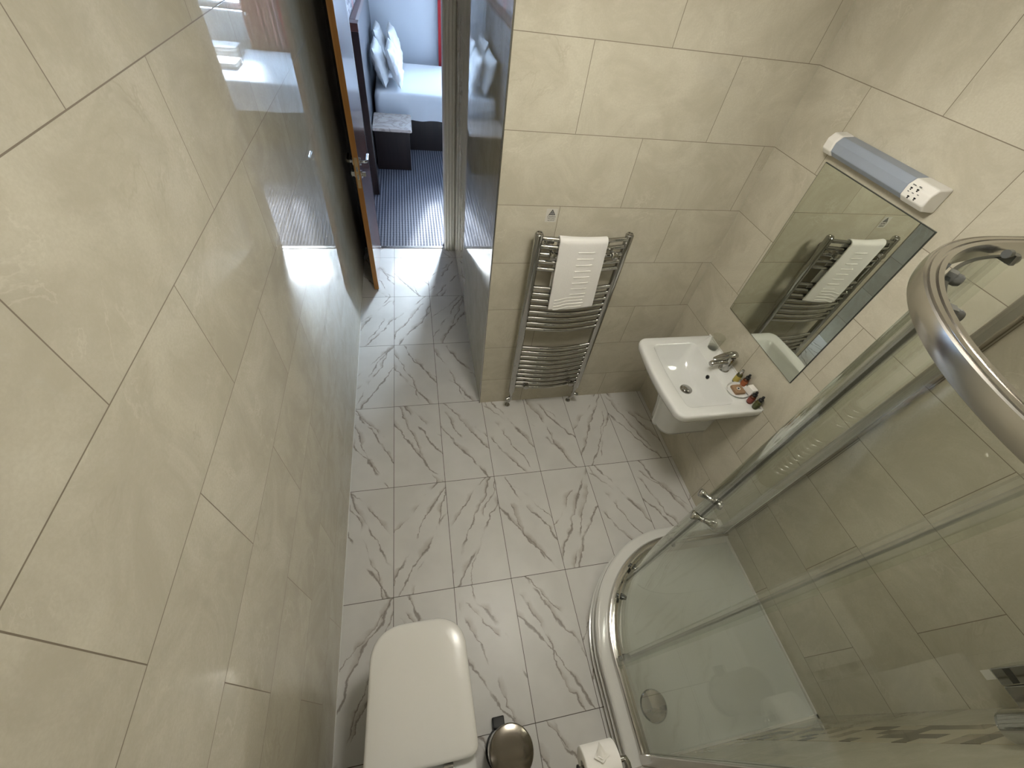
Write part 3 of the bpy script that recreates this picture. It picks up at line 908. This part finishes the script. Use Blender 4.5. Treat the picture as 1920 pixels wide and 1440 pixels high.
# ------------------------------------------------------------------ mirror and shaver light
MY0, MY1, MZ0, MZ1 = -0.828, -0.301, 1.062, 1.797
mir = thing('wall_mirror', 'frameless rectangular mirror on tiles above the washbasin', 'mirror', (2.075, -0.565, MZ0))
bm = B(); box(bm, 2.0762, XR, MY0, MY1, MZ0, MZ1)
obj('mirror_backing', bm, M['mirror_edge'], mir, smooth=False)
bm = B(); box(bm, 2.0755, 2.0761, MY0 + 0.0022, MY1 - 0.0022, MZ0 + 0.0022, MZ1 - 0.0022)
obj('mirror_glass', bm, M['mirror'], mir, smooth=False)
sl = thing('shaver_light', 'grey and white shaver light bar above the mirror', 'light', (2.05, -0.54, 1.83))
def lightprof(d, z0, z1):
    return [(XR, z0 - 0.004), (XR - d * 0.75, z0), (XR - d, z0 + 0.016), (XR - d, z1 - 0.020), (XR - d * 0.75, z1), (XR, z1 + 0.004)]
def lbar(bm, y0, y1, d, z0, z1):
    pr = lightprof(d, z0, z1)
    loft(bm, [[Vector((x, y0, z)) for x, z in pr], [Vector((x, y1, z)) for x, z in pr]])
bm = B(); lbar(bm, -0.685, -0.345, 0.066, 1.835, 1.900)
obj('diffuser', bm, M['diffuser'], sl, smooth=False, bevel=0.004)
bm = B(); lbar(bm, -0.345, -0.300, 0.068, 1.833, 1.902)
obj('end_cap', bm, M['plastic'], sl, smooth=False, bevel=0.006, seg=3)
bm = B(); lbar(bm, -0.775, -0.685, 0.068, 1.833, 1.902)
ec = obj('socket_end', bm, M['plastic'], sl, smooth=False, bevel=0.006, seg=3)
bm = B()
xs = XR - 0.0683
for y, z in ((-0.705, 1.878), (-0.727, 1.881), (-0.715, 1.856), (-0.737, 1.859)):
    box(bm, xs - 0.0006, xs + 0.001, y - 0.0035, y + 0.0035, z - 0.002, z + 0.002)
    box(bm, xs - 0.0006, xs + 0.001, y - 0.0022, y + 0.0022, z - 0.006, z - 0.003)
obj('socket_hole', bm, M['gap'], ec, smooth=False)
bm = B()
for y, z, w in ((-0.707, 1.888, 0.012), (-0.728, 1.890, 0.009), (-0.703, 1.867, 0.006), (-0.720, 1.868, 0.007), (-0.738, 1.870, 0.006)):
    box(bm, xs - 0.0005, xs + 0.001, y - w / 2, y + w / 2, z - 0.0012, z + 0.0012)
obj('socket_print', bm, M['print_grey'], ec, smooth=False)

# ------------------------------------------------------------------ towel radiator
rad = thing('towel_radiator', 'chrome ladder towel radiator with curved bars on back wall', 'radiator', (1.262, -0.08, 0.13))
PX0, PX1, PYR = 1.028, 1.483, -0.075
for x in (PX0, PX1):
    bm = B()
    lathe(bm, (x, PYR, 0.20), [(0.017, 0.0), (0.0208, 0.004), (0.0208, 1.146), (0.017, 1.150)], 28)
    po = obj('post', bm, M['chrome'], rad)
    bm = B(); lathe(bm, (x, PYR, 1.350), [(0.0155, 0.0), (0.0155, 0.004), (0.010, 0.005), (0.009, 0.002)], 24)
    obj('end_plug', bm, M['chrome_dark'], po)
zs = [1.328 - 0.0408 * k for k in range(5)] + [1.051 - 0.0403 * k for k in range(8)] + [0.619 - 0.0398 * k for k in range(10)]
def bar_y(x):
    q = (x - (PX0 + PX1) / 2) / ((PX1 - PX0) / 2)
    return PYR - 0.004 - 0.025 * max(0.0, 1 - q * q) ** 1.6
bar0 = None
for z in zs:
    if bar0 is None:
        bm = B()
        tube(bm, [(PX0 + (PX1 - PX0) * k / 24, bar_y(PX0 + (PX1 - PX0) * k / 24), z) for k in range(25)], 0.0108, 14)
        bar0 = obj('bar', bm, M['chrome'], rad); z00 = z
    else:
        b = bar0.copy(); COL.objects.link(b); b.parent = rad; b.location = (0, 0, z - z00)
for x, z in ((1.098, 1.262), (1.412, 1.262), (1.105, 0.304), (1.410, 0.304)):
    bm = B()
    lathe(bm, (x, -0.0006, z), [(0.018, 0.0), (0.018, 0.006), (0.008, 0.008), (0.008, -PYR + 0.012)], 20, (0, -1, 0))
    lathe(bm, (x, PYR - 0.035, z), [(0.012, 0.0), (0.018, 0.004), (0.018, 0.026), (0.012, 0.030)], 20, (0, -1, 0))
    obj('bracket', bm, M['chrome_dark'], rad)
for x, s in ((PX0, -1), (PX1, 1)):
    bm = B()
    lathe(bm, (x, PYR, 0.110), [(0.009, 0.0), (0.013, 0.006), (0.013, 0.030), (0.009, 0.040), (0.012, 0.060), (0.012, 0.092)], 20)
    lathe(bm, (x, PYR, 0.130), [(0.010, 0.0), (0.012, 0.006), (0.012, 0.030), (0.009, 0.036)], 20, (s, -0.4, 0))
    tube(bm, [(x, PYR, 0.114), (x, PYR + 0.006, 0.085), (x, -0.042, 0.040), (x, -0.036, 0.0)], 0.0075, 12)
    v = obj('valve', bm, M['chrome'], rad)
    bm = B(); lathe(bm, (x, -0.036, 0.0), [(0.018, 0.0), (0.016, 0.005), (0.008, 0.007)], 24)
    obj('pipe_collar', bm, M['chrome_dark'], v)
bm = B(); box(bm, 1.072, 1.108, bar_y(1.09) + 0.010, bar_y(1.09) + 0.030, 1.297, 1.321)
obj('brand_plate', bm, M['chrome_dark'], rad, smooth=False)

# hand towel folded over the top bar
bm = B()
TX0, TX1 = 1.122, 1.362
nu = 44
prof = []
ztop = 1.328
R1 = 0.0225
for k in range(22):
    prof.append(('f', 0.945 + (ztop - 0.945) * k / 21))
for k in range(1, 10):
    prof.append(('a', math.pi * k / 10))
for k in range(9):
    prof.append(('b', ztop - 0.34 * k / 8))
def tw_pt(u, pr, thick):
    x = TX0 + (TX1 - TX0) * u
    yb_ = bar_y(x)
    r = R1 + thick
    if pr[0] == 'f':
        z = pr[1]
        s = (ztop - z) / (ztop - 0.945)
        x2 = x + 0.014 * s + 0.010 * s * u
        wav = 0.006 * s * math.sin(5.0 * u + 0.8) + 0.004 * s * math.sin(11 * u)
        # woven ridged bands: short steps down the middle, long wavy ones at the hem
        rid = 0.0
        zz = (ztop - z) / (ztop - 0.945)
        y = yb_ - r - 0.002 + wav + rid + 0.010 * s
        zb = z - 0.016 * s * (1 - u) * (1 if u < 0.9 else 0.6)
        return Vector((x2, min(y, bar_y(max(PX0, min(PX1, x2))) - 0.0245 - thick), zb))
    if pr[0] == 'a':
        a = pr[1]
        return Vector((x, yb_ - r * math.cos(a), ztop + r * math.sin(a) * 0.85))
    s = (ztop - pr[1]) / (ztop - 0.945)
    return Vector((x + 0.014 * s + 0.010 * s * u, yb_ + r, pr[1]))
rows_o = [[tw_pt(k / nu, p, 0.0) for k in range(nu + 1)] for p in prof]
rows_i = [[tw_pt(k / nu, p, -0.009) for k in range(nu + 1)] for p in prof]
Vo = [[bm.verts.new(p) for p in r] for r in rows_o]
Vi = [[bm.verts.new(p) for p in r] for r in rows_i]
for a in range(len(prof) - 1):
    for k in range(nu):
        bm.faces.new((Vo[a][k], Vo[a][k + 1], Vo[a + 1][k + 1], Vo[a + 1][k]))
        bm.faces.new((Vi[a][k], Vi[a + 1][k], Vi[a + 1][k + 1], Vi[a][k + 1]))
    bm.faces.new((Vo[a][0], Vo[a + 1][0], Vi[a + 1][0], Vi[a][0]))
    bm.faces.new((Vo[a][nu], Vi[a][nu], Vi[a + 1][nu], Vo[a + 1][nu]))
for k in range(nu):
    bm.faces.new((Vo[0][k], Vi[0][k], Vi[0][k + 1], Vo[0][k + 1]))
    bm.faces.new((Vo[-1][k], Vo[-1][k + 1], Vi[-1][k + 1], Vi[-1][k]))
towel = thing('hand_towel', 'white terry hand towel folded over the radiator top bar', 'towel', (1.24, -0.13, 0.93))
tw = obj('towel_cloth', bm, M['towel'], towel, subsurf=1, auto=80)
bm = B()
def tstrip(u0, u1, z, r=0.0030, wob=0.0):
    pts = []
    for k in range(13):
        u = u0 + (u1 - u0) * k / 12
        zz = z + wob * math.sin(math.pi * min(1.0, max(0.0, (u - 0.12) / 0.30)) - math.pi / 2)
        p = tw_pt(u, ('f', zz), 0.0)
        pts.append(p + Vector((0, -0.0002, 0)))
    tube(bm, pts, r, 6)
for k in range(8):
    tstrip(0.40, 0.74, 1.282 - 0.034 * k)
for k in range(4):
    tstrip(0.10, 0.74 - 0.03 * (k % 2), 1.016 - 0.020 * k, 0.0030, 0.008)
obj('woven_band', bm, M['towel'], towel, auto=80)

# caution sticker
st = thing('caution_sticker', 'small caution sticker with warning triangle above the towel radiator', 'sticker', (1.094, 0.0, 1.366))
bm = B(); box(bm, 1.067, 1.121, -0.0008, 0.0, 1.366, 1.430)
obj('sticker_film', bm, M['sticker'], st, smooth=False)
bm = B()
cx_, zb, zt, hw = 1.096, 1.400, 1.427, 0.0165
outer = [(cx_ - hw, zb), (cx_ + hw, zb), (cx_, zt)]
innr = [(cx_ - hw + 0.0052, zb + 0.003), (cx_ + hw - 0.0052, zb + 0.003), (cx_, zt - 0.006)]
for y0, y1 in ((-0.0014, -0.0008),):
    a0 = [bm.verts.new((x, y0, z)) for x, z in outer]; b0 = [bm.verts.new((x, y0, z)) for x, z in innr]
    a1 = [bm.verts.new((x, y1, z)) for x, z in outer]; b1 = [bm.verts.new((x, y1, z)) for x, z in innr]
    for k in range(3):
        q = (k + 1) % 3
        bm.faces.new((a0[k], a0[q], b0[q], b0[k])); bm.faces.new((a1[k], b1[k], b1[q], a1[q]))
        bm.faces.new((a0[k], a1[k], a1[q], a0[q])); bm.faces.new((b0[k], b0[q], b1[q], b1[k]))
obj('triangle', bm, M['print_black'], st, smooth=False)
bm = B(); prism(bm, [(cx_ - 0.009, zb + 0.004), (cx_ + 0.009, zb + 0.004), (cx_ + 0.004, zb + 0.014), (cx_, zb + 0.018), (cx_ - 0.004, zb + 0.014)], 1, -0.0012, -0.0008)
obj('pictogram', bm, M['print_grey'], st, smooth=False)
bm = B()
face = Matrix.Translation((cx_, -0.0010, 0)) @ Matrix.Rotation(math.pi / 2, 4, 'X')
text_bm(bm, 'Caution', 0.0125, Matrix.Translation((0, 0, 1.3885)) @ face)
text_bm(bm, 'This surface', 0.0078, Matrix.Translation((0, 0, 1.3800)) @ face)
text_bm(bm, 'may be hot', 0.0078, Matrix.Translation((0, 0, 1.3715)) @ face)
obj('lettering', bm, M['print_black'], st, smooth=False)

# ------------------------------------------------------------------ toilet
wc = thing('toilet', 'white toilet with its rounded lid closed beside the left wall', 'toilet', (0.385, -1.70, 0.0))
def dshape(xc, y0, y1, hw, r_front, z, n=10, taper=0.0, rb=0.04):
    """plan of the seat: y1 is the rounded front, y0 the back"""
    pts = []
    for sx, yy, r, a0 in ((1, y1, r_front, 0), (-1, y1, r_front, 90), (-1, y0, rb, 180), (1, y0, rb, 270)):
        sy = 1 if yy == y1 else -1
        w = hw * (1 - taper) if sy > 0 else hw
        for k in range(n + 1):
            a = math.radians(a0 + 90 * k / n)
            ex = math.copysign(abs(math.cos(a)) ** 0.85, math.cos(a)); ey = math.copysign(abs(math.sin(a)) ** 0.85, math.sin(a))
            rr = r
            pts.append(Vector((xc + sx * (w - rr) + rr * ex, yy - sy * rr * 0.9 + rr * 0.9 * ey, z)))
    return pts
XW = 0.382
def wring(d, z, yb0=-1.83, yf=-1.392):
    return dshape(XW, yb0 + d, yf - d, 0.190 - d, 0.135 - d, z, 10, 0.05)
bm = B()
loft(bm, [dshape(XW, -1.985, -1.50, 0.125, 0.09, 0.0, 10), dshape(XW, -1.985, -1.50, 0.128, 0.09, 0.05, 10), dshape(XW, -1.985, -1.46, 0.150, 0.11, 0.20, 10),
          dshape(XW, -1.985, -1.42, 0.172, 0.125, 0.33, 10), dshape(XW, -1.985, -1.405, 0.178, 0.128, 0.385, 10)])
obj('pan', bm, M['ceramic'], wc, auto=60)
bm = B(); loft(bm, [wring(0.006, 0.386), wring(0.003, 0.390), wring(0.003, 0.402), wring(0.008, 0.405)])
obj('seat', bm, M['seat_plastic'], wc, auto=60)
bm = B(); loft(bm, [wring(0.004, 0.408), wring(0.0, 0.412), wring(0.0, 0.421), wring(0.003, 0.427), wring(0.012, 0.4305), wring(0.06, 0.4315), wring(0.11, 0.4317)])
obj('lid', bm, M['seat_plastic'], wc, auto=60)
for x in (XW - 0.075, XW + 0.085):
    bm = B()
    lathe(bm, (x - 0.016, -1.842, 0.404), [(0.013, 0.0), (0.013, 0.032)], 20, (1, 0, 0))
    lathe(bm, (x, -1.848, 0.385), [(0.015, 0.0), (0.015, 0.010)], 20)
    obj('hinge', bm, M['chrome_dark'], wc)
bm = B()
loft(bm, [rrect(XW, -1.926, 0.175, 0.060, 0.03, 0.386), rrect(XW, -1.926, 0.180, 0.063, 0.03, 0.42), rrect(XW, -1.924, 0.182, 0.064, 0.03, 0.76)])
cs = obj('cistern', bm, M['ceramic'], wc, auto=50)
bm = B(); loft(bm, [rrect(XW, -1.924, 0.186, 0.065, 0.03, 0.761), rrect(XW, -1.924, 0.187, 0.0655, 0.03, 0.785), rrect(XW, -1.924, 0.180, 0.060, 0.03, 0.792)])
cl = obj('cistern_lid', bm, M['ceramic'], cs, auto=50)
bm = B(); lathe(bm, (XW, -1.924, 0.792), [(0.022, 0.0), (0.022, 0.004), (0.018, 0.006)], 28)
obj('flush_button', bm, M['chrome'], cs)

# ------------------------------------------------------------------ pedal bin
BX, BY, BRR = 0.700, -1.848, 0.084
pb = thing('pedal_bin', 'brushed steel pedal bin with black foot pedal beside the toilet', 'bin', (BX, BY, 0.0))
bm = B(); lathe(bm, (BX, BY, 0.0), [(0.080, 0.0), (0.082, 0.004), (0.081, 0.022)], 48)
obj('bin_base', bm, M['black'], pb)
bm = B(); lathe(bm, (BX, BY, 0.0), [(0.079, 0.022), (0.080, 0.024), (0.080, 0.238), (0.079, 0.240)], 48)
obj('bin_body', bm, M['chrome'], pb)
bm = B(); lathe(bm, (BX, BY, 0.0), [(0.083, 0.241), (BRR, 0.243), (BRR, 0.260), (0.082, 0.2635), (0.078, 0.265), (0.04, 0.2658), (0.002, 0.266)], 48)
obj('bin_lid', bm, M['steel'], pb)
bm = B()
box(bm, 0.660, 0.712, -1.776, -1.736, 0.014, 0.026)
box(bm, 0.674, 0.698, -1.80, -1.770, 0.012, 0.020)
obj('pedal', bm, M['black'], pb, smooth=False, bevel=0.004)

# ------------------------------------------------------------------ toilet roll on its holder
RX, RY, RZ = 0.905, -1.905, 0.700
th = thing('toilet_roll_holder', 'dark metal toilet roll holder at the bottom edge by the shower', 'toilet roll holder', (RX, YF, RZ))
bm = B()
lathe(bm, (RX + 0.085, YF, RZ), [(0.024, 0.0), (0.024, 0.008), (0.010, 0.010)], 24, (0, 1, 0))
tube(bm, [(RX + 0.085, YF + 0.01, RZ), (RX + 0.085, RY - 0.012, RZ), (RX + 0.080, RY, RZ), (RX + 0.070, RY, RZ), (RX - 0.062, RY, RZ)], 0.0085, 14)
obj('arm', bm, M['chrome_dark'], th)
bm = B(); lathe(bm, (RX - 0.062, RY, RZ), [(0.008, 0.0), (0.013, 0.002), (0.013, 0.006), (0.010, 0.008)], 20, (-1, 0, 0))
obj('end_stop', bm, M['black'], th)
roll = thing('toilet_roll', 'white toilet roll with a folded paper point beside the shower', 'toilet roll', (RX, RY, RZ - 0.052))
bm = B()
w0, w1 = RX - 0.052, RX + 0.052
rings = []
for x, r in ((w0, 0.0195), (w0, 0.050), (w0 + 0.001, 0.051), (w1 - 0.001, 0.051), (w1, 0.050), (w1, 0.0195), (w0, 0.0195)):
    rings.append(circle((x, RY, RZ), r, 40, (1, 0, 0)))
loft(bm, rings, False, False)
obj('paper', bm, M['paper'], roll, auto=50)
bm = B()
loft(bm, [[Vector((RX - 0.050, RY + 0.0512, RZ)), Vector((RX + 0.050, RY + 0.0512, RZ)), Vector((RX + 0.050, RY + 0.0525, RZ)), Vector((RX - 0.050, RY + 0.0525, RZ))]] +
     [[Vector((RX - 0.050, RY + r * math.cos(a), RZ + r * math.sin(a))) if q == 0 else Vector((RX + 0.050, RY + r * math.cos(a), RZ + r * math.sin(a))) for q, r in ((0, 0.0512), (1, 0.0512), (1, 0.0525), (0, 0.0525))] for a in [math.pi * k / 12 for k in range(1, 9)]])
sh = obj('loose_sheet', bm, M['paper'], roll, auto=60)
bm = B()
cz_ = RZ + 0.0535
dia = [Vector((RX - 0.026, RY + 0.022, cz_)), Vector((RX - 0.004, RY + 0.006, cz_ + 0.001)), Vector((RX + 0.020, RY + 0.020, cz_)), Vector((RX - 0.002, RY + 0.046, cz_ - 0.004))]
loft(bm, [dia, [p + Vector((0, 0, 0.003)) for p in dia]])
top_ = [Vector((RX - 0.018, RY + 0.024, cz_ + 0.004)), Vector((RX - 0.004, RY + 0.014, cz_ + 0.006)), Vector((RX + 0.012, RY + 0.022, cz_ + 0.004)), Vector((RX - 0.006, RY + 0.054, cz_ + 0.016))]
loft(bm, [top_, [p + Vector((0, 0, 0.002)) for p in top_]])
obj('folded_point', bm, M['paper'], sh, smooth=False)

# ------------------------------------------------------------------ bedroom
hb = thing('headboard_panel', 'tall grey padded headboard panel with dark wooden frame', 'headboard', (0.0, 4.6, 0.0))
bm = B(); box(bm, 0.0, 0.022, 3.24, YB - 0.03, 0.0, 1.44)
obj('padded_panel', bm, M['leather'], hb, smooth=False, bevel=0.004)
bm = B(); box(bm, 0.0, 0.080, 3.10, 3.24, 0.0, 1.44)
obj('end_post', bm, M['dark_wood'], hb, smooth=False, bevel=0.004)
bm = B(); box(bm, 0.0, 0.082, 3.09, 3.25, 1.44, 1.50)
box(bm, 0.0, 0.055, 3.25, YB - 0.03, 1.44, 1.50)
obj('cap_rail', bm, M['red_wood'], hb, smooth=False, bevel=0.006)

ns = thing('nightstand', 'dark wooden bedside cabinet with pale marble-look top', 'nightstand', (0.25, 4.02, 0.0))
bm = B(); box(bm, 0.052, 0.455, 3.78, 4.27, 0.0, 0.435)
obj('cabinet_body', bm, M['dark_wood'], ns, smooth=False, bevel=0.004)
bm = B(); loft(bm, [rrect(0.262, 4.02, 0.220, 0.265, 0.015, 0.435), rrect(0.262, 4.02, 0.226, 0.272, 0.018, 0.442), rrect(0.262, 4.02, 0.226, 0.272, 0.018, 0.456), rrect(0.262, 4.02, 0.220, 0.266, 0.018, 0.466)])
obj('cabinet_top', bm, M['marble_top'], ns)

bed = thing('bed', 'double bed made up in white linen on a dark base', 'bed', (1.05, 5.2, 0.0))
BX0, BX1, BY0, BY1, BZ = 0.06, 2.05, 4.40, 5.90, 0.65
bm = B(); box(bm, BX0, BX1 - 0.03, BY0 + 0.035, BY1 - 0.03, 0.0, 0.36)
obj('bed_base', bm, M['dark_wood'], bed, smooth=False)
bm = B()
def bedring(ins, z, wave=0.0):
    r = rrect((BX0 + BX1) / 2, (BY0 + BY1) / 2, (BX1 - BX0) / 2 - ins, (BY1 - BY0) / 2 - ins, 0.07, z, 8)
    out = []
    m = len(r)
    for a in range(m):
        p, q = r[a], r[(a + 1) % m]
        k = 1 if (q - p).length < 0.1 else 40
        for s in range(k):
            c = p.lerp(q, s / k)
            d = Vector((c.x - (BX0 + BX1) / 2, c.y - (BY0 + BY1) / 2, 0)).normalized()
            wv = wave * (math.sin(c.x * 23) + 0.6 * math.sin(c.x * 51 + c.y * 40) + 0.5 * math.sin(c.y * 31))
            out.append(c + d * wv + Vector((0, 0, wave * 1.2 * math.sin(c.x * 17 + c.y * 13))))
    return out
loft(bm, [bedring(0.03, 0.375, 0.002), bedring(-0.004, 0.370, 0.005), bedring(-0.006, 0.45, 0.004), bedring(0.0, 0.58, 0.003), bedring(0.012, 0.630, 0.001), bedring(0.035, 0.648), bedring(0.08, 0.652)])
obj('bedding', bm, M['linen'], bed, auto=70)

def pillow(cx, cy, cz, yaw, lean, label, w=0.66, h=0.44, t=0.15, seed=0):
    bm = B()
    n = 22
    top, bot = [], []
    for side, store in ((1, top), (-1, bot)):
        for a in range(n + 1):
            row = []
            for b in range(n + 1):
                u, v = 2 * a / n - 1, 2 * b / n - 1
                f = max(0.0, (1 - u * u)) ** 0.42 * max(0.0, (1 - v * v)) ** 0.42
                pin = 1 - 0.07 * (1 - abs(u) ** 2) * abs(v) ** 4
                pin2 = 1 - 0.07 * (1 - abs(v) ** 2) * abs(u) ** 4
                x, y = u * w / 2 * pin2, v * h / 2 * pin
                z = side * f * t / 2 + 0.022 * noise.noise(Vector((u * 3.2 + seed, v * 4.5, side * 3.0))) * (0.3 + f)
                row.append(bm.verts.new((x, y, z)))
            store.append(row)
    for a in range(n):
        for b in range(n):
            bm.faces.new((top[a][b], top[a + 1][b], top[a + 1][b + 1], top[a][b + 1]))
            bm.faces.new((bot[a][b], bot[a][b + 1], bot[a + 1][b + 1], bot[a + 1][b]))
    bmesh.ops.remove_doubles(bm, verts=bm.verts, dist=0.0015)
    # stand the pillow on its long side, leaning towards the headboard
    mat = Matrix.Translation((cx, cy, cz)) @ Matrix.Rotation(yaw, 4, 'Z') @ Matrix.Rotation(-lean, 4, 'Y') @ Matrix.Rotation(math.pi / 2, 4, 'Z') @ Matrix.Rotation(math.pi / 2, 4, 'X')
    bmesh.ops.transform(bm, matrix=mat, verts=bm.verts)
    o = obj('pillow', bm, M['pillowcase'], auto=80)
    return tag(o, label, 'pillow', 'pillows standing against the headboard')
pillow(0.150, 4.80, 0.868, 0.0, 0.30, 'white pillow nearest the nightstand, flat against the headboard', w=0.64, h=0.40, t=0.15, seed=1)
pillow(0.328, 4.82, 0.866, 0.0, 0.32, 'white pillow leaning in front of the one nearest the nightstand', w=0.64, h=0.40, t=0.15, seed=2)
pillow(0.150, 5.56, 0.888, 0.0, 0.28, 'white pillow on the window side, flat against the headboard', w=0.66, h=0.44, t=0.15, seed=3)
pillow(0.330, 5.55, 0.888, 0.0, 0.28, 'white pillow on the window side leaning in front of another', w=0.66, h=0.44, t=0.15, seed=4)

for k, (x, y, lab) in enumerate(((1.72, 5.55, 'folded white bath towel on the bed nearer the window'), (1.60, 5.05, 'folded white towel on the bed nearer the doorway'))):
    t = thing('folded_towel', lab, 'towel', (x, y, 0.652), 'folded towels on the bed')
    for q in range(2 if k == 0 else 1):
        bm = B()
        z = 0.653 + 0.048 * q
        hx = 0.22 - 0.02 * q - 0.05 * k
        loft(bm, [rrect(x, y, hx, 0.15, 0.02, z), rrect(x, y, hx + 0.01, 0.16, 0.025, z + 0.015), rrect(x, y, hx + 0.01, 0.16, 0.025, z + 0.032), rrect(x, y, hx, 0.15, 0.02, z + 0.047)])
        obj('folded_layer', bm, M['towel'], t)

# curtain beside the window
bm = B()
cx0, cx1 = 0.995, 1.46
n = 90
front = [Vector((cx0 + (cx1 - cx0) * k / n, YB - 0.075 + 0.026 * math.sin(2 * math.pi * k / n * 7) + 0.008 * math.sin(2 * math.pi * k / n * 17), 0)) for k in range(n + 1)]
ring = front + [p + Vector((0, 0.006, 0)) for p in reversed(front)]
loft(bm, [[p + Vector((0, 0, z)) for p in ring] for z in (0.03, 0.8, 1.6, 2.36)])
cur = thing('curtain', 'dusty pink gathered curtain hanging beside the bedroom window', 'curtain', (1.25, YB - 0.1, 0.0))
obj('curtain_cloth', bm, M['curtain'], cur, auto=60)
bm = B()
box(bm, cx0 - 0.045, cx0 + 0.004, YB - 0.087, YB - 0.065, 0.03, 2.36)
tag(obj('curtain_border', bm, M['red'], cur, smooth=False), 'dark red edge band')
bm = B(); tube(bm, [(0.95, YB - 0.10, 2.38), (3.0, YB - 0.10, 2.38)], 0.014, 12)
for x in (0.97, 2.98):
    lathe(bm, (x, YB, 2.38), [(0.02, 0.0), (0.02, 0.006), (0.008, 0.008), (0.008, 0.10)], 12, (0, -1, 0))
tag(obj('curtain_pole', bm, M['dark_wood']), 'dark curtain pole above the bedroom window', 'curtain pole')
